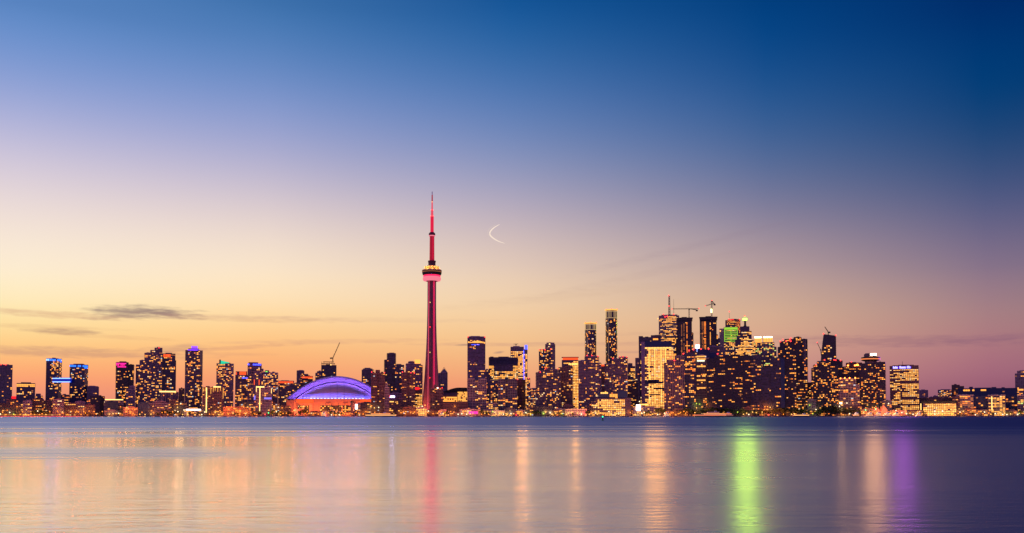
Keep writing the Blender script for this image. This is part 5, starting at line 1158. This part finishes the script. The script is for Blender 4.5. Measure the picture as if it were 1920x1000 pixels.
LAMPS = [(5,773,'o'),(25.5,777,'l'),(32,763,'o'),(38,777.5,'o'),(48,777,'y'),(65,777.5,'o'),(79,776,'o'),(112,777.5,'o'),(127,777.5,'o'),(144,771,'o'),(152,777.5,'o'),(157,772,'o'),(176.5,772,'o'),(180.5,777,'o'),(192,772,'o'),(205,777,'y'),(212,776,'y'),(226,763,'o'),(237,772,'o'),(238,764,'y'),(245,773,'o'),(253,768,'o'),
 (262,777,'y'),(272,777.5,'y'),(283,777,'y'),(333,764,'y'),(339,757,'w'),(345,769,'w'),(374,769,'w'),(352,777,'y'),(393,777,'o'),(400,777.5,'o'),(404,771,'o'),(410,778,'y'),(412.5,770,'o'),(417,776,'o'),(425,763,'o'),(429,768,'o'),(434,763,'o'),(428,777,'o'),(437,775,'y'),(443,770,'o'),(449,777,'o'),(451,771,'o'),(457,763.5,'o'),(458,775,'o'),(463,774,'o'),(464.5,763.5,'y'),
 (497,777.5,'r'),(503.5,774.5,'g'),(514,763,'o'),(522,763.5,'y'),(529,765,'o'),(557,777,'y'),(549,772,'o'),(612,779,'r'),(621.5,778.8,'w'),(597,777,'o'),(604,774,'y'),(636,778,'w'),(651,777,'o'),(656,775,'o'),(660,776,'o'),(695,763,'y'),(702,765,'y'),(710,764,'w'),
 (752,774,'o'),(756,773,'o'),(760,776,'o'),(770,774,'o'),(785,763,'y'),(792,762,'w'),(797,760,'y'),(798,775,'o'),(803,771,'w'),(812,776,'o'),(823,772,'o'),(831,776,'l'),(845,772,'o'),(853,762,'o'),(859,777,'w'),(866,776,'w'),
 (875,777,'w'),(903,777,'o'),(909,775,'y'),(916,777,'o'),(924,772,'l'),(930,777,'y'),(937,776,'y'),(944,777,'w'),(951,777,'y'),(958,776,'w'),(968,779,'r'),(973,775,'o'),(978,777,'o'),(986,774,'w'),(995,777,'l'),(1019,776,'l'),(1035,777,'y'),(1042,775,'y'),(1054,776,'l'),(1066,775,'y'),(1072,774,'y'),(1083,775,'y'),(1090,777,'w'),(1094,774,'r'),(1097,777,'r'),(1105,777,'y'),
 (1112,774,'y'),(1120,777,'y'),(1131,777,'o'),(1146,777,'y'),(1160,777,'y'),(1170,775,'y'),(1182,774,'o'),(1191,777,'y'),(1203,775,'w'),(1208,774,'w'),(1199,753,'w'),(1216,777,'o'),(1224,777,'y'),(1230,776,'o'),(1237,777,'y'),(1246,775,'w'),(1255,777,'o'),(1262,774,'o'),(1266,778,'o'),(1272,776,'o'),
 (1306,757,'l'),(1312,758,'l'),(1325,759,'o'),(1303,774,'y'),(1306,765,'y'),(1383,773,'l'),(1394,777,'y'),(1400,775,'y'),(1404,777.5,'w'),(1411,773,'y'),(1418,774,'y'),(1429,773,'y'),(1441,778,'r'),(1444,764,'y'),(1434,763,'o'),(1439,763,'o'),(1433,768,'o'),(1438,768,'o'),
 (1452,778,'o'),(1469,777,'o'),(1484,777,'y'),(1490,776.5,'y'),(1524,776,'l'),(1518,760,'l'),(1530,768,'w'),(1574,762,'w'),(1588,756,'w'),(1593,776,'w'),(1599,756,'o'),(1619,774,'y'),(1623,769,'g'),(1636,764,'o'),(1639,770,'r'),(1642,767,'g'),(1649,775,'w'),(1656,770,'r'),(1666,757,'w'),(1632,777,'o'),(1680,770,'w'),(1693,763,'o'),(1691,774,'w'),(1700,776,'w'),(1707,775,'o'),(1712,777,'w'),(1718,776,'o'),(1724,773,'w'),(1729,776,'o'),
 (1746,777,'y'),(1753,771,'w'),(1753,777,'w'),(1767,771,'w'),(1767,777,'l'),(1785,777,'l'),(1800,773,'w'),(1811,776,'o'),(1829,778,'w'),(1843,776,'o'),(1846,773,'w'),(1858,777,'y'),(1866,776,'w'),(1875,774,'y'),(1880,777.5,'w'),(1888,777.5,'w'),(1903,774,'o'),(1908,777.5,'w')]
def lampkit(k):
    b = MB(); b.lathe([(.35, -1.05), (.95, -.5), (1.05, .1), (.8, .7), (.25, 1.05)], 10); return b.mesh('lamp', LK[k])
LM = {k: lampkit(k) for k in LK}; b = MB(); b.lathe([(.18, 0), (.12, 1)], 6); POST = b.mesh('post', STEEL)
cnt = {}; idx = {}
rl = random.Random(5)
for q_ in range(0, 1900, 7):
    x_ = q_ + rl.uniform(-3, 3)
    if (q_ < 900 or 1020 < q_ < 1290 or q_ > 1610) and all(abs(x_ - a_[0]) > 3 or abs(a_[1] - 776) > 4 for a_ in LAMPS) and rl.random() < .8:
        LAMPS.append((round(x_, 1), round(rl.uniform(771, 778), 1), rl.choice('ooooyow' if q_ < 900 else 'ooyyw')))
LAMPS.sort(); place = [(near_nick(px), px, py, k) for px, py, k in LAMPS]
for p in place: cnt[(p[0], p[3])] = cnt.get((p[0], p[3]), 0) + 1
for (nk, px, py, k) in place:
    D = 1904.5 + random.uniform(0, 5) if py > 770 else 1912 + random.uniform(0, 10); X, Y, Z = pt(px, py, D); key = (nk, k); i = idx.get(key, 0); idx[key] = i + 1
    h = max(2.2, Z - GZ); r = empty('street_lamp', (X, Y, GZ)); tag(r, f'{LW[k]} glowing quay lamp before {nk}{ordlab(key, cnt[key], i)}', 'street lamp', 'street lamps along the shore')
    o = bpy.data.objects.new('post', POST); COL.objects.link(o); o.parent = r; o.scale = (1, 1, h)
    o = bpy.data.objects.new('lamp', LM[k]); COL.objects.link(o); o.parent = r; o.location = (0, 0, h)
    o = bpy.data.objects.new('lamp_light', LD[k]); COL.objects.link(o); o.parent = r; o.location = (0, -1.6, h + 1.2)
# stadium-bright mast light on the east park
X, Y, Z = pt(1576.5, 756.2, 1935); r = empty('floodlight_mast', (X, Y, GZ)); tag(r, 'dazzling white floodlight on a mast before the white-gridded block', 'floodlight')
o = bpy.data.objects.new('post', POST); COL.objects.link(o); o.parent = r; o.scale = (1.5, 1.5, Z - GZ)
b = MB(); b.box(-2.2, 2.2, -.6, 0, -1.5, 1.5); o = b.build('lamp', emis('floodlight_white', (1, .80, .50), 8), r); o.location = (0, 0, Z - GZ)
ld = bpy.data.lights.new('flood_lamp', 'AREA'); ld.shape = 'RECTANGLE'; ld.size = 4.4; ld.size_y = 3; ld.energy = 1500 * pi * 13; ld.color = (1, .52, .20); o = bpy.data.objects.new('flood_lamp', ld); COL.objects.link(o); o.parent = r; o.location = (0, -1.2, Z - GZ); o.rotation_euler = (R(-90), 0, 0)

# ================================================================== boats
def ferry(label, x0, x1, D, decks, hullcol, name='ferry'):
    k = D / F; X, Y, _ = pt((x0 + x1) / 2, 781, D); r = empty(name, (X, Y, 0)); tag(r, label, 'boat'); L_ = (x1 - x0) * k / 2
    b = MB(); poly = [(-L_, 0), (-L_ * .9, -4), (L_ * .88, -4), (L_, 0), (L_ * .88, 4), (-L_ * .9, 4)]; sm = [(x * .96, y * .85) for x, y in poly]
    b.prism(sm, -.5, 1.9, 0, poly); b.build('hull', hullcol, r)
    z = 1.9
    for i, (f0, f1, key) in enumerate(decks):
        b = MB(); b.box(L_ * f0, L_ * f1, -3.2 + i * .4, 3.2 - i * .4, z, z + 2.4); cb = b.build('cabin', [WHITE], r)
        b = MB(); n = int((f1 - f0) * L_ / 2.6)
        for j in range(n): xx = L_ * f0 + (f1 - f0) * L_ * (j + .12) / n; b.box(xx, xx + (f1 - f0) * L_ / n * .8, -3.35 + i * .4, -3.15 + i * .4, z + .7, z + 1.9)
        b.build('cabin_window', E[key], cb)
        b = MB(); b.box(L_ * (f0 - .03), L_ * (f1 + .03), -3.9 + i * .4, 3.9 - i * .4, z + 2.4, z + 2.65); b.build('deck', WHITE, r); z += 2.66
    b = MB(); f0, f1, _ = decks[-1]; xm = L_ * (f0 * .3 + f1 * .7); b.box(xm - 2.4, xm + 2.4, -2, 2, z, z + 2.2); b.build('wheelhouse', WHITE, r)
    b = MB(); b.bar((xm, 0, z + 2.2), (xm, 0, z + 6), .15); b.build('mast', STEEL, r)
    return r
HB = principled('hull_brown', (.12, .06, .04), .6); HW = principled('hull_white', (.6, .55, .5), .5)
ferry('two-deck ferry with a glowing yellow deck moored before the neon corner block', 683, 746, 1885, [(-.92, .9, 'hot'), (-.6, .55, 'amber')], HB)
ferry('long ferry with orange-lit decks moored before the huge black condominium', 1301, 1364, 1888, [(-.95, .9, 'orange'), (-.4, .85, 'amber'), (-.2, .5, 'dim')], BLACK)
ferry('low ferry with small lights at the trees east of the long ferry', 1340, 1392, 1899, [(-.8, .3, 'dim'), (-.5, .2, 'orange')], BLACK)
ferry('low white tour boat on open water before the shore trees', 1485, 1518, 1865, [(-.9, .9, 'hot')], BLACK, 'tour_boat')
ferry('white yacht moored at the foot of the ribbed condominium', 1243, 1256, 1892, [(-.5, .7, 'pale'), (-.2, .5, 'amber')], HW, 'yacht')
for (a, c, lab) in ((1622, 1638, 'westernmost of the white yachts below the disc-topped hotel'), (1638, 1654, 'second yacht from the west before the orange-lit tent'), (1653, 1671, 'long yacht at the east end of the orange-lit tent'), (1671, 1688, 'large white yacht moored before the violet-signed office'), (1716, 1728, 'small white yacht east of the violet-signed office'),
   (1598, 1612, 'small dark launch below the orange-lamped brown tower'), (600, 612, 'small boat with amber cabin before the stadium'), (820, 834, 'small boat by the third brown condominium')):
    ferry(lab, a, c, 1893 + random.uniform(-2, 2), [(-.6, .7, 'amber'), (-.25, .5, 'pale')], HW if a > 1610 else HB, 'yacht')
# masts of moored sailing boats at the tent
for i, (px, top) in enumerate(((1618, 764), (1629, 762), (1646, 760))):
    X, Y, Z = pt(px, top, 1897); r = empty('sailing_boat', (X, Y, 0)); tag(r, f'small sailing boat with a bare mast near the orange-lit tent{ordlab(0, 3, i)}', 'boat', 'moored sailing boats')
    b = MB(); b.prism([(-4, 0), (-3, -1.2), (3, -1), (4.6, 0), (3, 1), (-3, 1.2)], -.2, 1.3); b.build('hull', HW, r); b = MB(); b.bar((.4, 0, 1.3), (.4, 0, Z), .14, 0, .08); b.bar((.4, 0, 3), (-3.4, 0, 2.8), .1); b.build('mast', WHITE, r)
# channel buoy out on the lake
D = 640; X, Y, Z = pt(1130, 790.5, D); r = empty('buoy', (X, Y, 0)); tag(r, 'dark channel buoy with a green light out on the lake', 'buoy')
b = MB(); b.lathe([(.75, -.3), (.8, .35), (.55, .5)], 14); b.build('float', BLACK, r)
b = MB()
for a in range(4): b.bar((.5 * cos(a * pi / 2), .5 * sin(a * pi / 2), .5), (.18 * cos(a * pi / 2), .18 * sin(a * pi / 2), 2.3), .09)
b.lathe([(.3, 1.1), (.3, 1.6)], 10); b.build('cage', BLACK, r)
b = MB(); b.lathe([(.12, 2.3), (.36, 2.5), (.36, 2.9), (.12, 3.1)], 12); b.build('lantern', emis('buoy_green', (.03, 1, .32), 5, True), r)
# red and white streaks of moving boat lights, built as fixed glowing strips
b = MB(); b.box(pt(-10, 778, 1901)[0], pt(150, 778, 1901)[0], 1901.2, 1901.5, .55, 1.15); tag(b.build('light_strip', emis('boat_trail_red', (1, .01, .03), 1.5)), 'long red trail of moving boat lights along the western seawall', 'light trail')
b = MB(); b.box(pt(-10, 778, 1901)[0], pt(112, 778, 1901)[0], 1904, 1904.3, GZ + 1.9, GZ + 2.3); tag(b.build('pale_light_trail', E['amber']), 'thin pale light trail above the red one on the western shore', 'light trail')
